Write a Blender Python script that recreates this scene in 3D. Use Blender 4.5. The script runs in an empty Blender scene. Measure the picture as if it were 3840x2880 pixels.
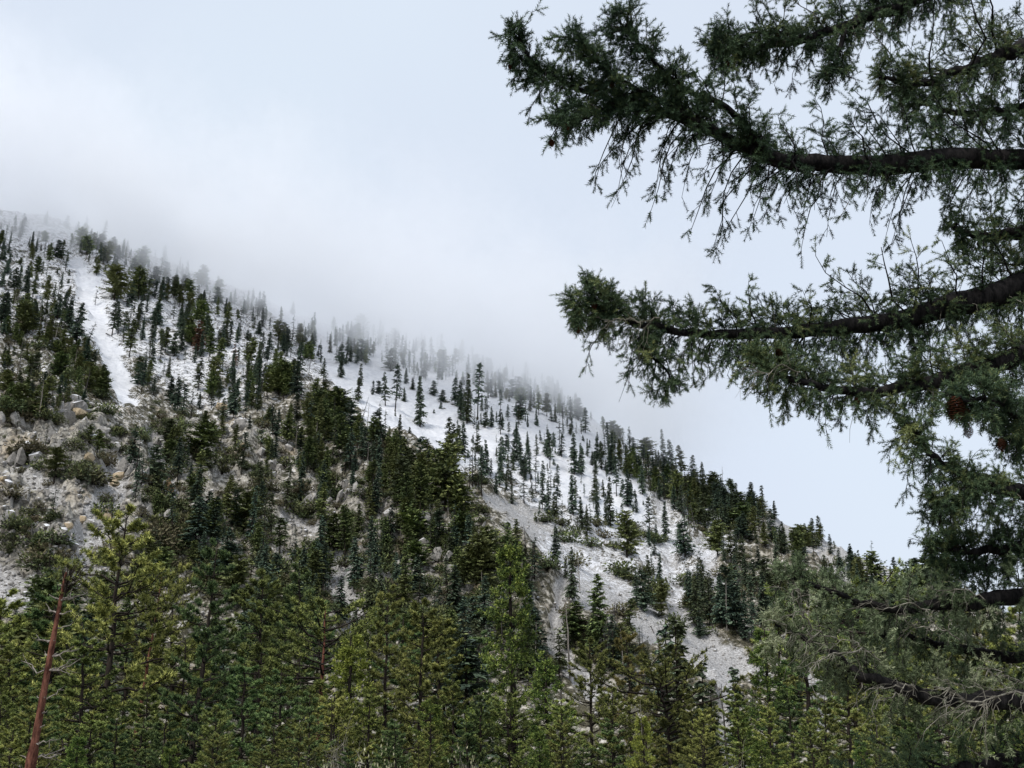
import bpy, math, random, bisect
import numpy as np
from mathutils import Vector, Matrix, Quaternion

rnd = random.Random(7)
rng = np.random.default_rng(11)
scene = bpy.context.scene
COL = scene.collection

# ------------------------------------------------------------------ camera, sky, light
W, H, F, PITCH = 1024.0, 768.0, 1098.0, math.radians(18.0)
CAMZ = 1.7
cam_d = bpy.data.cameras.new('camera')
cam = bpy.data.objects.new('camera', cam_d)
COL.objects.link(cam)
cam.location = (0, 0, CAMZ)
cam.rotation_euler = (math.radians(90) + PITCH, 0, 0)
cam_d.sensor_width = 36
cam_d.lens = 36 * F / W
cam_d.clip_start = 0.1
cam_d.clip_end = 20000
scene.camera = cam

world = bpy.data.worlds.new('World')
scene.world = world
world.use_nodes = True
wt = world.node_tree
wt.nodes.clear()
w_out = wt.nodes.new('ShaderNodeOutputWorld')
sky = wt.nodes.new('ShaderNodeTexSky')
sky.sky_type = 'NISHITA'
sky.sun_disc = False
sky.sun_elevation = math.radians(52)
sky.sun_rotation = math.radians(215)
sky.air_density = 1.0
sky.dust_density = 4.0
bg1 = wt.nodes.new('ShaderNodeBackground')
bg1.inputs['Strength'].default_value = 0.01
wt.links.new(sky.outputs[0], bg1.inputs[0])
tc = wt.nodes.new('ShaderNodeTexCoord')
ns = wt.nodes.new('ShaderNodeTexNoise')
ns.inputs['Scale'].default_value = 2.2
ns.inputs['Detail'].default_value = 3
ns.inputs['Roughness'].default_value = 0.45
wt.links.new(tc.outputs['Generated'], ns.inputs['Vector'])
ramp = wt.nodes.new('ShaderNodeValToRGB')
ramp.color_ramp.elements[0].position = 0.32
ramp.color_ramp.elements[0].color = (0.655, 0.715, 0.83, 1)
ramp.color_ramp.elements[1].position = 0.68
ramp.color_ramp.elements[1].color = (0.695, 0.775, 0.875, 1)
wt.links.new(ns.outputs['Fac'], ramp.inputs['Fac'])
bg2 = wt.nodes.new('ShaderNodeBackground')
bg2.inputs['Strength'].default_value = 0.525
wt.links.new(ramp.outputs[0], bg2.inputs[0])
addw = wt.nodes.new('ShaderNodeAddShader')
wt.links.new(bg1.outputs[0], addw.inputs[0])
wt.links.new(bg2.outputs[0], addw.inputs[1])
wt.links.new(addw.outputs[0], w_out.inputs[0])

sun_d = bpy.data.lights.new('sun', 'SUN')
sun_d.energy = 1.5
sun_d.angle = math.radians(14)
sun_d.color = (1.0, 0.96, 0.9)
sun = bpy.data.objects.new('sun', sun_d)
COL.objects.link(sun)
sun.rotation_euler = (math.radians(38), 0, math.radians(-35))

scene.view_settings.view_transform = 'Standard'
scene.view_settings.look = 'None'
scene.view_settings.exposure = 0.95
scene.view_settings.gamma = 1.0
scene.render.engine = 'CYCLES'
cy = scene.cycles
cy.max_bounces = 14
cy.diffuse_bounces = 3
cy.glossy_bounces = 1
cy.transmission_bounces = 2
cy.volume_bounces = 9
cy.use_denoising = True


# ------------------------------------------------------------------ projection helpers
cp, sp = math.cos(PITCH), math.sin(PITCH)
def unproj(u, v, depth):
    """pixel (1024x768 frame) at view depth -> world point"""
    a = (u - 512) / F; b = (384 - v) / F
    return np.array([a * depth, (cp - b * sp) * depth, (sp + b * cp) * depth + CAMZ])
def azel(u, v):
    d = unproj(u, v, 1.0) - np.array([0, 0, CAMZ])
    return math.atan2(d[0], d[1]), math.atan2(d[2], math.hypot(d[0], d[1]))
def proj(X, Y, Z):
    z = Z - CAMZ
    dep = Y * cp + z * sp
    dep = np.where(dep < 0.5, 0.5, dep)
    return 512 + F * X / dep, 384 - F * (z * cp - Y * sp) / dep, dep

# ------------------------------------------------------------------ numpy noise
def _hash(ix, iy, seed):
    h = (ix.astype(np.int64) * 374761393 + iy.astype(np.int64) * 668265263 + seed * 974711) & 0x7fffffff
    h = ((h ^ (h >> 13)) * 1274126177) & 0x7fffffff
    return ((h ^ (h >> 16)) & 0xffff) / 65535.0
def vnoise(x, y, seed=0):
    ix = np.floor(x); iy = np.floor(y)
    fx = x - ix; fy = y - iy
    fx = fx * fx * (3 - 2 * fx); fy = fy * fy * (3 - 2 * fy)
    a = _hash(ix, iy, seed); b = _hash(ix + 1, iy, seed)
    c = _hash(ix, iy + 1, seed); d = _hash(ix + 1, iy + 1, seed)
    return (a + (b - a) * fx) * (1 - fy) + (c + (d - c) * fx) * fy
def fbm(x, y, octv=4, seed=0, gain=0.5, ridged=False):
    s = 0; a = 1; t = 0
    for o in range(octv):
        n = vnoise(x * 1.0 + o * 17.3, y + o * 9.1, seed + o)
        if ridged: n = 1 - np.abs(2 * n - 1)
        s = s + a * n; t += a; a *= gain
        x, y = (x * 0.8 - y * 0.6) * 2.03, (x * 0.6 + y * 0.8) * 2.03
    return s / t

# ------------------------------------------------------------------ mesh / object helpers
def mk_mesh(name, verts, faces, mats, mat_idx=None, smooth=False, attrs=None):
    me = bpy.data.meshes.new(name)
    verts = np.ascontiguousarray(verts, dtype=np.float32)
    if isinstance(faces, list):           # list of arrays with different side counts
        fl = [np.asarray(f, dtype=np.int32) for f in faces if len(f)]
    else:
        fl = [np.asarray(faces, dtype=np.int32)]
    loops = np.concatenate([f.ravel() for f in fl])
    tot = np.concatenate([np.full(len(f), f.shape[1], dtype=np.int32) for f in fl])
    start = np.concatenate([[0], np.cumsum(tot)[:-1]]).astype(np.int32)
    me.vertices.add(len(verts)); me.vertices.foreach_set('co', verts.ravel())
    me.loops.add(len(loops)); me.loops.foreach_set('vertex_index', loops)
    me.polygons.add(len(tot)); me.polygons.foreach_set('loop_start', start)
    me.polygons.foreach_set('loop_total', tot)
    if smooth: me.polygons.foreach_set('use_smooth', np.ones(len(tot), dtype=bool))
    for m in mats: me.materials.append(m)
    if mat_idx is not None: me.polygons.foreach_set('material_index', np.asarray(mat_idx, dtype=np.int32))
    me.update(calc_edges=True)
    if attrs:
        for k, v in attrs.items():
            at = me.attributes.new(k, 'FLOAT', 'POINT')
            at.data.foreach_set('value', np.ascontiguousarray(v, dtype=np.float32))
    return me

def tag(o, label=None, cat=None, group=None, kind=None):
    if label: o['label'] = label
    if cat: o['category'] = cat
    if group: o['group'] = group
    if kind: o['kind'] = kind
    return o
def link(name, data, parent=None):
    o = bpy.data.objects.new(name, data)
    COL.objects.link(o)
    if parent is not None: o.parent = parent
    return o

def tubes(P, R, sides=4):
    """P (N,K,3) polylines, R (N,K) radii -> verts, quads"""
    P = np.asarray(P, float); N, K, _ = P.shape
    T = np.gradient(P, axis=1)
    T /= np.linalg.norm(T, axis=2, keepdims=True) + 1e-9
    ref = np.where(np.abs(T[:, :, 2:3]) > 0.8, np.array([1.0, 0, 0]), np.array([0, 0, 1.0]))
    m = np.abs((P[:, -1] - P[:, 0])[:, 2]) > 0.7 * np.linalg.norm(P[:, -1] - P[:, 0], axis=1)
    ref = np.where(m[:, None, None], np.array([1.0, 0.13, 0]), np.array([0.05, 0.02, 1.0]))
    ref = np.broadcast_to(ref, T.shape)
    A = np.cross(T, ref); A /= np.linalg.norm(A, axis=2, keepdims=True) + 1e-9
    B = np.cross(T, A)
    ang = np.arange(sides) * 2 * np.pi / sides
    V = P[:, :, None, :] + R[:, :, None, None] * (A[:, :, None, :] * np.cos(ang)[None, None, :, None] + B[:, :, None, :] * np.sin(ang)[None, None, :, None])
    idx = np.arange(N * K * sides).reshape(N, K, sides)
    a = idx[:, :-1, :]; b = idx[:, 1:, :]
    q = np.stack([a, np.roll(a, -1, 2), np.roll(b, -1, 2), b], axis=-1).reshape(-1, 4)
    return V.reshape(-1, 3), q

def cat_vf(parts):
    V = []; Fq = []; off = 0
    for v, f in parts:
        V.append(v); Fq.append(np.asarray(f) + off); off += len(v)
    return np.concatenate(V), Fq

def unit(v):
    return v / (np.linalg.norm(v, axis=-1, keepdims=True) + 1e-9)
def rand_unit(n):
    return unit(rng.normal(size=(n, 3)))
def perp(d):
    r = rand_unit(d.shape[0] if d.ndim == 2 else 1)
    p = r - d * np.sum(r * d, axis=-1, keepdims=True)
    return unit(p)

# ------------------------------------------------------------------ materials
def new_mat(name):
    m = bpy.data.materials.new(name); m.use_nodes = True
    nt = m.node_tree
    b = nt.nodes['Principled BSDF']
    return m, nt, b
def N(nt, t, **kw):
    n = nt.nodes.new(t)
    for k, v in kw.items():
        if k.startswith('i_'): n.inputs[k[2:].replace('_', ' ')].default_value = v
        else: setattr(n, k, v)
    return n
def mixc(nt, fac, a, b):
    m = nt.nodes.new('ShaderNodeMix'); m.data_type = 'RGBA'
    for s, val in ((m.inputs[0], fac), (m.inputs[6], a), (m.inputs[7], b)):
        if hasattr(val, 'is_output') or isinstance(val, bpy.types.NodeSocket): nt.links.new(val, s)
        elif isinstance(val, tuple): s.default_value = (*val, 1) if len(val) == 3 else val
        else: s.default_value = val
    return m.outputs[2]
def math_n(nt, op, a, b=None, clamp=False):
    m = nt.nodes.new('ShaderNodeMath'); m.operation = op; m.use_clamp = clamp
    for i, val in enumerate((a, b)):
        if val is None: continue
        if isinstance(val, bpy.types.NodeSocket): nt.links.new(val, m.inputs[i])
        else: m.inputs[i].default_value = val
    return m.outputs[0]
def mrange(nt, v, a, b, c=0.0, d=1.0, smooth=True):
    m = nt.nodes.new('ShaderNodeMapRange')
    if smooth: m.interpolation_type = 'SMOOTHSTEP'
    nt.links.new(v, m.inputs[0])
    m.inputs[1].default_value = a; m.inputs[2].default_value = b
    m.inputs[3].default_value = c; m.inputs[4].default_value = d
    return m.outputs[0]

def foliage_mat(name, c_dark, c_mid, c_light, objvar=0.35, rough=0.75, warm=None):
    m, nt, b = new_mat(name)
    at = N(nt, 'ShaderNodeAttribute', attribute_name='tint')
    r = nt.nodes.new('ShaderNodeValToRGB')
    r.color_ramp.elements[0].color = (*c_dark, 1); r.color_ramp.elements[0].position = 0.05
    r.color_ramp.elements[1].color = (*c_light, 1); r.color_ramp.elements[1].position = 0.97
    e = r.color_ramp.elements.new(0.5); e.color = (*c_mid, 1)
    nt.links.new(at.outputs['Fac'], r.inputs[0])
    oi = nt.nodes.new('ShaderNodeObjectInfo')
    v = mrange(nt, oi.outputs['Random'], 0, 1, 1 - objvar, 1 + objvar, smooth=False)
    hsv = nt.nodes.new('ShaderNodeHueSaturation')
    nt.links.new(r.outputs[0], hsv.inputs['Color']); nt.links.new(v, hsv.inputs['Value'])
    nt.links.new(mrange(nt, math_n(nt, 'FRACT', math_n(nt, 'MULTIPLY', oi.outputs['Random'], 91.3)), 0, 1, 0.485, 0.52, smooth=False), hsv.inputs['Hue'])
    col = hsv.outputs[0]
    if warm:
        m2 = math_n(nt, 'FRACT', math_n(nt, 'MULTIPLY', oi.outputs['Random'], 37.7))
        col = mixc(nt, mrange(nt, m2, 0.45, 1.0, 0, 0.85), col, warm)
    nt.links.new(col, b.inputs['Base Color'])
    b.inputs['Roughness'].default_value = rough
    b.inputs['Specular IOR Level'].default_value = 0.25
    return m
M_fir = foliage_mat('fir_needles', (0.014, 0.032, 0.026), (0.055, 0.088, 0.062), (0.16, 0.21, 0.13), warm=(0.075, 0.088, 0.036))
M_firfar = foliage_mat('olive_needles', (0.026, 0.042, 0.016), (0.105, 0.14, 0.048), (0.27, 0.31, 0.11), warm=(0.13, 0.14, 0.05))
M_pine = foliage_mat('pine_needles', (0.024, 0.036, 0.012), (0.165, 0.195, 0.05), (0.50, 0.52, 0.16), objvar=0.38)
M_pinedk = foliage_mat('deep_needles', (0.014, 0.030, 0.012), (0.085, 0.135, 0.046), (0.30, 0.38, 0.14), objvar=0.35)
M_pineor = foliage_mat('bronze_needles', (0.06, 0.055, 0.02), (0.14, 0.12, 0.042), (0.25, 0.18, 0.065), objvar=0.15)
M_cedar = foliage_mat('cedar_scales', (0.014, 0.032, 0.009), (0.08, 0.13, 0.026), (0.29, 0.36, 0.08), objvar=0.15)
M_cedary = foliage_mat('yellow_scales', (0.05, 0.07, 0.012), (0.20, 0.245, 0.04), (0.46, 0.48, 0.11), objvar=0.1)
M_fg = foliage_mat('near_needles', (0.016, 0.036, 0.019), (0.075, 0.12, 0.058), (0.27, 0.30, 0.11), objvar=0.2)
M_fgpale = foliage_mat('pale_needles', (0.03, 0.048, 0.022), (0.13, 0.17, 0.085), (0.46, 0.50, 0.32), objvar=0.15)
M_brown = foliage_mat('rusty_needles', (0.06, 0.03, 0.02), (0.14, 0.075, 0.045), (0.24, 0.14, 0.08), objvar=0.2)
M_shrub = foliage_mat('scrub_leaves', (0.022, 0.033, 0.014), (0.085, 0.105, 0.04), (0.21, 0.23, 0.085), warm=(0.12, 0.10, 0.06))
M_palebush = foliage_mat('pale_catkins', (0.14, 0.13, 0.08), (0.30, 0.29, 0.18), (0.5, 0.48, 0.33), objvar=0.1)

def bark_mat(name, a, b_, scale=6.0, bump=0.6, stretch=0.25):
    m, nt, b = new_mat(name)
    tcn = nt.nodes.new('ShaderNodeTexCoord')
    mp = nt.nodes.new('ShaderNodeMapping'); mp.inputs['Scale'].default_value = (1, 1, stretch)
    nt.links.new(tcn.outputs['Object'], mp.inputs[0])
    n1 = N(nt, 'ShaderNodeTexNoise', i_Scale=scale, i_Detail=5.0, i_Roughness=0.7)
    nt.links.new(mp.outputs[0], n1.inputs['Vector'])
    f = mrange(nt, n1.outputs['Fac'], 0.35, 0.68)
    nt.links.new(mixc(nt, f, a, b_), b.inputs['Base Color'])
    bp = N(nt, 'ShaderNodeBump', i_Strength=bump, i_Distance=0.05)
    nt.links.new(n1.outputs['Fac'], bp.inputs['Height']); nt.links.new(bp.outputs[0], b.inputs['Normal'])
    b.inputs['Roughness'].default_value = 0.9
    b.inputs['Specular IOR Level'].default_value = 0.15
    return m
M_bark = bark_mat('dark_bark', (0.010, 0.008, 0.007), (0.045, 0.035, 0.028))
M_barkfg = bark_mat('near_bark', (0.003, 0.003, 0.0035), (0.028, 0.025, 0.025), scale=22)
M_barkred = bark_mat('red_bark', (0.045, 0.016, 0.012), (0.22, 0.095, 0.065), scale=5)
M_deadwood = bark_mat('grey_deadwood', (0.13, 0.11, 0.10), (0.36, 0.33, 0.29), scale=9)
M_deaddark = bark_mat('dark_deadwood', (0.02, 0.018, 0.018), (0.10, 0.09, 0.085), scale=4)
M_twigpale = bark_mat('pale_twigs', (0.07, 0.065, 0.05), (0.33, 0.31, 0.26), scale=14)
M_cone = bark_mat('cone_scales', (0.07, 0.025, 0.014), (0.26, 0.10, 0.055), scale=40)

# ------------------------------------------------------------------ terrain
SKY = [(-400, 110), (-150, 165), (0, 212), (100, 234), (200, 278), (300, 318), (400, 342), (500, 374), (560, 402), (600, 424), (650, 456),
       (700, 486), (750, 509), (800, 530), (850, 551), (900, 572), (950, 590), (1024, 618), (1200, 640), (1500, 655)]
sk = [azel(u, v) for u, v in SKY]
sk_az = np.array([-3.2, -1.6, -1.0] + [s[0] for s in sk] + [1.1, 1.7, 3.2])
sk_el = np.array([0.10, 0.12, 0.42] + [s[1] for s in sk] + [0.10, 0.08, 0.10])
# azimuth samples: fine inside the view, coarse elsewhere
az_f = np.linspace(math.radians(-29), math.radians(29), 720)
az_l = np.linspace(-math.pi, math.radians(-29), 70)[:-1]
az_r = np.linspace(math.radians(29), math.pi, 70)[1:]
AZ = np.concatenate([az_l, az_f, az_r])
Dd = np.concatenate([[0.0, 2], np.geomspace(4, 190, 70), np.linspace(193, 1010, 320), np.linspace(1030, 1400, 14), np.geomspace(1500, 6000, 10)])
NA, ND = len(AZ), len(Dd)
A2, D2 = np.meshgrid(AZ, Dd, indexing='ij')
X2, Y2 = D2 * np.sin(A2), D2 * np.cos(A2)
DC = np.interp(AZ, [-3.2, -1.2, -0.44, 0, 0.2, 0.44, 1.2, 3.2], [1100, 1050, 985, 905, 800, 640, 700, 1100])[:, None]
DF = np.interp(AZ, [-3.2, -1.2, -0.44, 0, 0.2, 0.44, 1.2, 3.2], [300, 240, 215, 250, 270, 290, 320, 300])[:, None]
EC = np.interp(AZ, sk_az, sk_el)[:, None]
ZC = DC * np.tan(EC) + CAMZ
ZF = -13.0
s = np.clip((D2 - DF) / (DC - DF), 0, 1)
Zm = ZF + (ZC - ZF) * s ** 1.13
sn = np.clip(D2 / DF, 0, 1)
Znear = ZF * (np.clip((sn - 0.02) / 0.6, 0, 1) ** 2 * (3 - 2 * np.clip((sn - 0.02) / 0.6, 0, 1)))
Z2 = np.where(D2 < DF, Znear, Zm)
back = np.clip(D2 - DC, 0, None)
Z2 = np.where(back > 0, ZC - 0.45 * back, Z2)
Z2 = np.maximum(Z2, np.where(back > 0, -60.0 + 0 * Z2, Z2))
# spur ridge (nearer, left and middle)
def plan_pt(u, d):
    a = math.atan((u - 512) / F / 0.97)
    return (d * math.sin(a), d * math.cos(a))
def seg_bump(pts, amps, wid):
    best = np.full(X2.shape, 1e9); amp = np.zeros(X2.shape)
    for (p, q, a0, a1) in zip(pts[:-1], pts[1:], amps[:-1], amps[1:]):
        dx, dy = q[0] - p[0], q[1] - p[1]
        t = np.clip(((X2 - p[0]) * dx + (Y2 - p[1]) * dy) / (dx * dx + dy * dy), 0, 1)
        dist = np.hypot(X2 - p[0] - t * dx, Y2 - p[1] - t * dy)
        m = dist < best
        best = np.where(m, dist, best); amp = np.where(m, a0 + (a1 - a0) * t, amp)
    return amp * np.exp(-(best / wid) ** 2)
Z2 += seg_bump([plan_pt(150, 860), plan_pt(230, 700), plan_pt(330, 590), plan_pt(420, 500), plan_pt(520, 400), plan_pt(610, 320)], [0, 16, 26, 28, 20, 6], 48)
Z2 += seg_bump([plan_pt(40, 560), plan_pt(90, 470), plan_pt(130, 390), plan_pt(200, 310)], [0, 16, 16, 3], 40)
Z2 += seg_bump([plan_pt(860, 620), plan_pt(800, 560), plan_pt(740, 470)], [0, 12, 3], 40)

# painted zones, in frame coordinates of the bare slope
U2, V2, _ = proj(X2, Y2, Z2)
wob = (fbm(X2 / 14, Y2 / 14, 4, 5) - 0.5)
U2w = U2 + 22 * wob; V2w = V2 + 16 * (fbm(X2 / 12, Y2 / 12, 3, 9) - 0.5)
def line_mask(pts, soft=0.55, U=None, V=None):
    """pts: (u, v, halfwidth)"""
    U = U2w if U is None else U; V = V2w if V is None else V
    best = np.full(np.shape(U), 0.0)
    for (p, q) in zip(pts[:-1], pts[1:]):
        dx, dy = q[0] - p[0], q[1] - p[1]
        t = np.clip(((U - p[0]) * dx + (V - p[1]) * dy) / (dx * dx + dy * dy), 0, 1)
        dist = np.hypot(U - p[0] - t * dx, V - p[1] - t * dy)
        w = p[2] + (q[2] - p[2]) * t
        best = np.maximum(best, np.clip((w * (1 + soft) - dist) / (w * 2 * soft), 0, 1))
    return best
def poly_mask(poly, soft=10, U=None, V=None):
    U = U2w if U is None else U; V = V2w if V is None else V
    U = np.asarray(U, float); V = np.asarray(V, float)
    inside = np.zeros(U.shape, bool); dmin = np.full(U.shape, 1e9)
    n = len(poly)
    for i in range(n):
        x0, y0 = poly[i]; x1, y1 = poly[(i + 1) % n]
        c = ((y0 > V) != (y1 > V)) & (U < (x1 - x0) * (V - y0) / ((y1 - y0) if y1 != y0 else 1e-9) + x0)
        inside ^= c
        dx, dy = x1 - x0, y1 - y0
        t = np.clip(((U - x0) * dx + (V - y0) * dy) / (dx * dx + dy * dy + 1e-9), 0, 1)
        dmin = np.minimum(dmin, np.hypot(U - x0 - t * dx, V - y0 - t * dy))
    sd = np.where(inside, dmin, -dmin)
    return np.clip(0.5 + sd / (2 * soft), 0, 1)
SNOW_POLYS = [
    ([(232, 300), (300, 340), (330, 388), (362, 416), (395, 440), (425, 462), (455, 478), (485, 480), (520, 500), (560, 525), (610, 538), (655, 520), (640, 440), (560, 395), (420, 330), (300, 290)], 8, 1.0),
    ([(-40, 190), (60, 190), (120, 260), (105, 300), (60, 330), (-40, 330)], 14, 0.52),
    ([(100, 270), (180, 285), (260, 345), (300, 385), (230, 420), (170, 400), (120, 350)], 14, 0.60),
    ([(-40, 330), (60, 320), (110, 380), (90, 420), (-40, 410)], 14, 0.36),
    ([(560, 480), (680, 470), (730, 510), (760, 560), (690, 620), (600, 600), (520, 560)], 20, 0.50),
]
SNOW_LINES = [
    ([(74, 262, 7), (90, 292, 14), (96, 325, 12), (108, 355, 13), (120, 385, 13), (128, 405, 9)], 1.15),
    ([(620, 470, 7), (600, 500, 6), (585, 480, 5)], 0.8),
]
SCREE_LINES = [
    [(120, 462, 9), (108, 496, 15), (94, 528, 19), (84, 566, 18)], [(-20, 478, 10), (30, 488, 9), (58, 500, 6)], [(-20, 560, 16), (20, 585, 16), (50, 600, 10)], [(150, 440, 5), (165, 470, 6), (175, 500, 5)],
    [(488, 505, 6.8), (520, 520, 16.2), (560, 555, 20.2), (600, 588, 17.6), (640, 625, 14.9), (690, 668, 16.2), (730, 700, 13.5)],
    [(662, 500, 6.8), (670, 560, 9.5), (676, 610, 10.8), (690, 640, 13.5), (740, 672, 13.5), (765, 700, 10.8)],
    [(700, 545, 10.8), (720, 590, 8.1)],
    [(772, 512, 6.8), (790, 535, 12.2), (815, 560, 9.5), (850, 590, 6.8), (865, 606, 5.4)],
    [(830, 545, 8.1), (860, 562, 16.2), (900, 580, 10.8)],
    [(325, 560, 6.8), (338, 580, 12.2), (350, 612, 12.2), (356, 645, 12.2)],
    [(800, 660, 8.1), (818, 690, 8.1), (826, 730, 8.1)],
    [(722, 700, 8.1), (727, 740, 6.8), (742, 768, 18.9)],
    [(570, 560, 13.5), (585, 600, 16.2), (600, 625, 10.8)],
    [(600, 540, 10.8), (640, 560, 12.2), (660, 580, 9.5)],
    [(290, 525, 10.8), (312, 535, 8.1)],
    [(560, 595, 6.8), (552, 640, 6.8), (575, 670, 6.8), (620, 700, 9.5)],
]
ROCK_POLYS = [
    ([(-60, 400), (60, 395), (110, 425), (160, 470), (150, 560), (110, 600), (-60, 620)], 14, 1.0),
    ([(150, 410), (260, 420), (330, 470), (420, 520), (500, 560), (520, 640), (400, 640), (250, 600), (160, 540)], 20, 0.75),
    ([(200, 350), (280, 370), (280, 420), (200, 420)], 12, 0.7),
]
def zone_values(U, V):
    snow = np.zeros(np.shape(U)); scree = np.zeros(np.shape(U)); rock = np.zeros(np.shape(U))
    for p, sft, a in SNOW_POLYS: snow = np.maximum(snow, a * poly_mask(p, sft, U, V))
    for l, a in SNOW_LINES: snow = np.maximum(snow, a * line_mask(l, 0.5, U, V))
    for l in SCREE_LINES: scree = np.maximum(scree, line_mask(l, 0.6, U, V))
    for p, sft, a in ROCK_POLYS: rock = np.maximum(rock, a * poly_mask(p, sft, U, V))
    return snow, scree, rock
snowA, screeA, rockA = zone_values(U2w, V2w)
_gu, _gv = np.meshgrid(np.arange(-60, 1100, 2.0), np.arange(180, 800, 2.0), indexing='ij')
ZTAB = zone_values(_gu, _gv) + (line_mask(SNOW_LINES[0][0], 0.3, _gu, _gv),)
def zone_at(u, v):
    i = min(max(int((u + 60) / 2), 0), _gu.shape[0] - 1); j = min(max(int((v - 180) / 2), 0), _gu.shape[1] - 1)
    return [float(q[i, j]) for q in ZTAB]
ridge_r = np.clip((U2 - 600) / 100, 0, 1)
rockA = np.maximum(rockA, 0.42 + 0.5 * (fbm(X2 / 30, Y2 / 30, 3, 17) - 0.5))
onhill = np.clip((D2 - DF) / 60, 0, 1)
alt = np.clip((Z2 - 40) / 260, 0, 1)
snowA = np.maximum(snowA, 0.20 + 0.28 * alt) * onhill
snowA = snowA - 0.04 * ridge_r * (snowA < 0.6)
# relief
snowA = np.maximum(snowA, np.clip((alt - 0.35) * 1.6, 0, 0.56))
smooth = np.clip(snowA * 1.1 - 0.3, 0, 1) * 0.8
smooth = np.maximum(smooth, screeA * 0.85)
rough = (1 - smooth)
big = (fbm(X2 / 70, Y2 / 70, 3, 21) - 0.5) * 22 + (fbm(X2 / 26, Y2 / 26, 3, 31, ridged=True) - 0.5) * 9
# blocky crags on the rock faces: folded strata leaning with the slope
st = fbm(X2 / 15 + 0.03 * Z2, Y2 / 30, 4, 41, 0.55, ridged=True) - 0.5
fine = fbm(X2 / 4.2, Y2 / 4.2, 3, 51, 0.6) - 0.5
blk = np.round(fbm(X2 / 9, Y2 / 9, 2, 61) * 7) / 7 - 0.5
Z2 = Z2 + onhill * (big * (0.35 + 0.65 * rough) + rough * (14 * rockA + 2.2) * st + rough * (2.1 + 2.6 * rockA) * fine + 12 * rockA * rough * blk + 0.5 * fine)
Z2 -= onhill * screeA * 2.2 + onhill * line_mask(SNOW_LINES[0][0], 0.6) * 2.0
Z2 += (1 - onhill) * (fbm(X2 / 18, Y2 / 18, 3, 71) - 0.5) * 1.6 * np.clip(D2 / 30, 0, 1)
U2, V2, DEP2 = proj(X2, Y2, Z2)

def ground_z(x, y):
    a = math.atan2(x, y); d = math.hypot(x, y)
    i = min(max(bisect.bisect_left(AZL, a) - 1, 0), NA - 2); j = min(max(bisect.bisect_left(DL, d) - 1, 0), ND - 2)
    fa = min(max((a - AZL[i]) / (AZL[i + 1] - AZL[i]), 0), 1); fd = min(max((d - DL[j]) / (DL[j + 1] - DL[j]), 0), 1)
    return (Z2[i, j] * (1 - fa) + Z2[i + 1, j] * fa) * (1 - fd) + (Z2[i, j + 1] * (1 - fa) + Z2[i + 1, j + 1] * fa) * fd
AZL, DL = AZ.tolist(), Dd.tolist()
EL2 = np.arctan2(Z2 - CAMZ, D2)
def hit(u, v, dmin=180.0):
    """where the line of sight through a pixel meets the hillside"""
    a, e = azel(u, v)
    i = min(max(int(np.searchsorted(AZ, a)), 0), NA - 1)
    col = EL2[i]
    ok = np.nonzero((Dd > dmin) & (col >= e))[0]
    if len(ok) == 0: return None
    j = int(ok[0])
    if j == 0: return None
    e0, e1 = col[j - 1], col[j]
    f = 0 if e1 <= e0 else (e - e0) / (e1 - e0)
    d = Dd[j - 1] + (Dd[j] - Dd[j - 1]) * min(max(f, 0), 1)
    x, y = d * math.sin(a), d * math.cos(a)
    return x, y, ground_z(x, y), d

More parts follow.
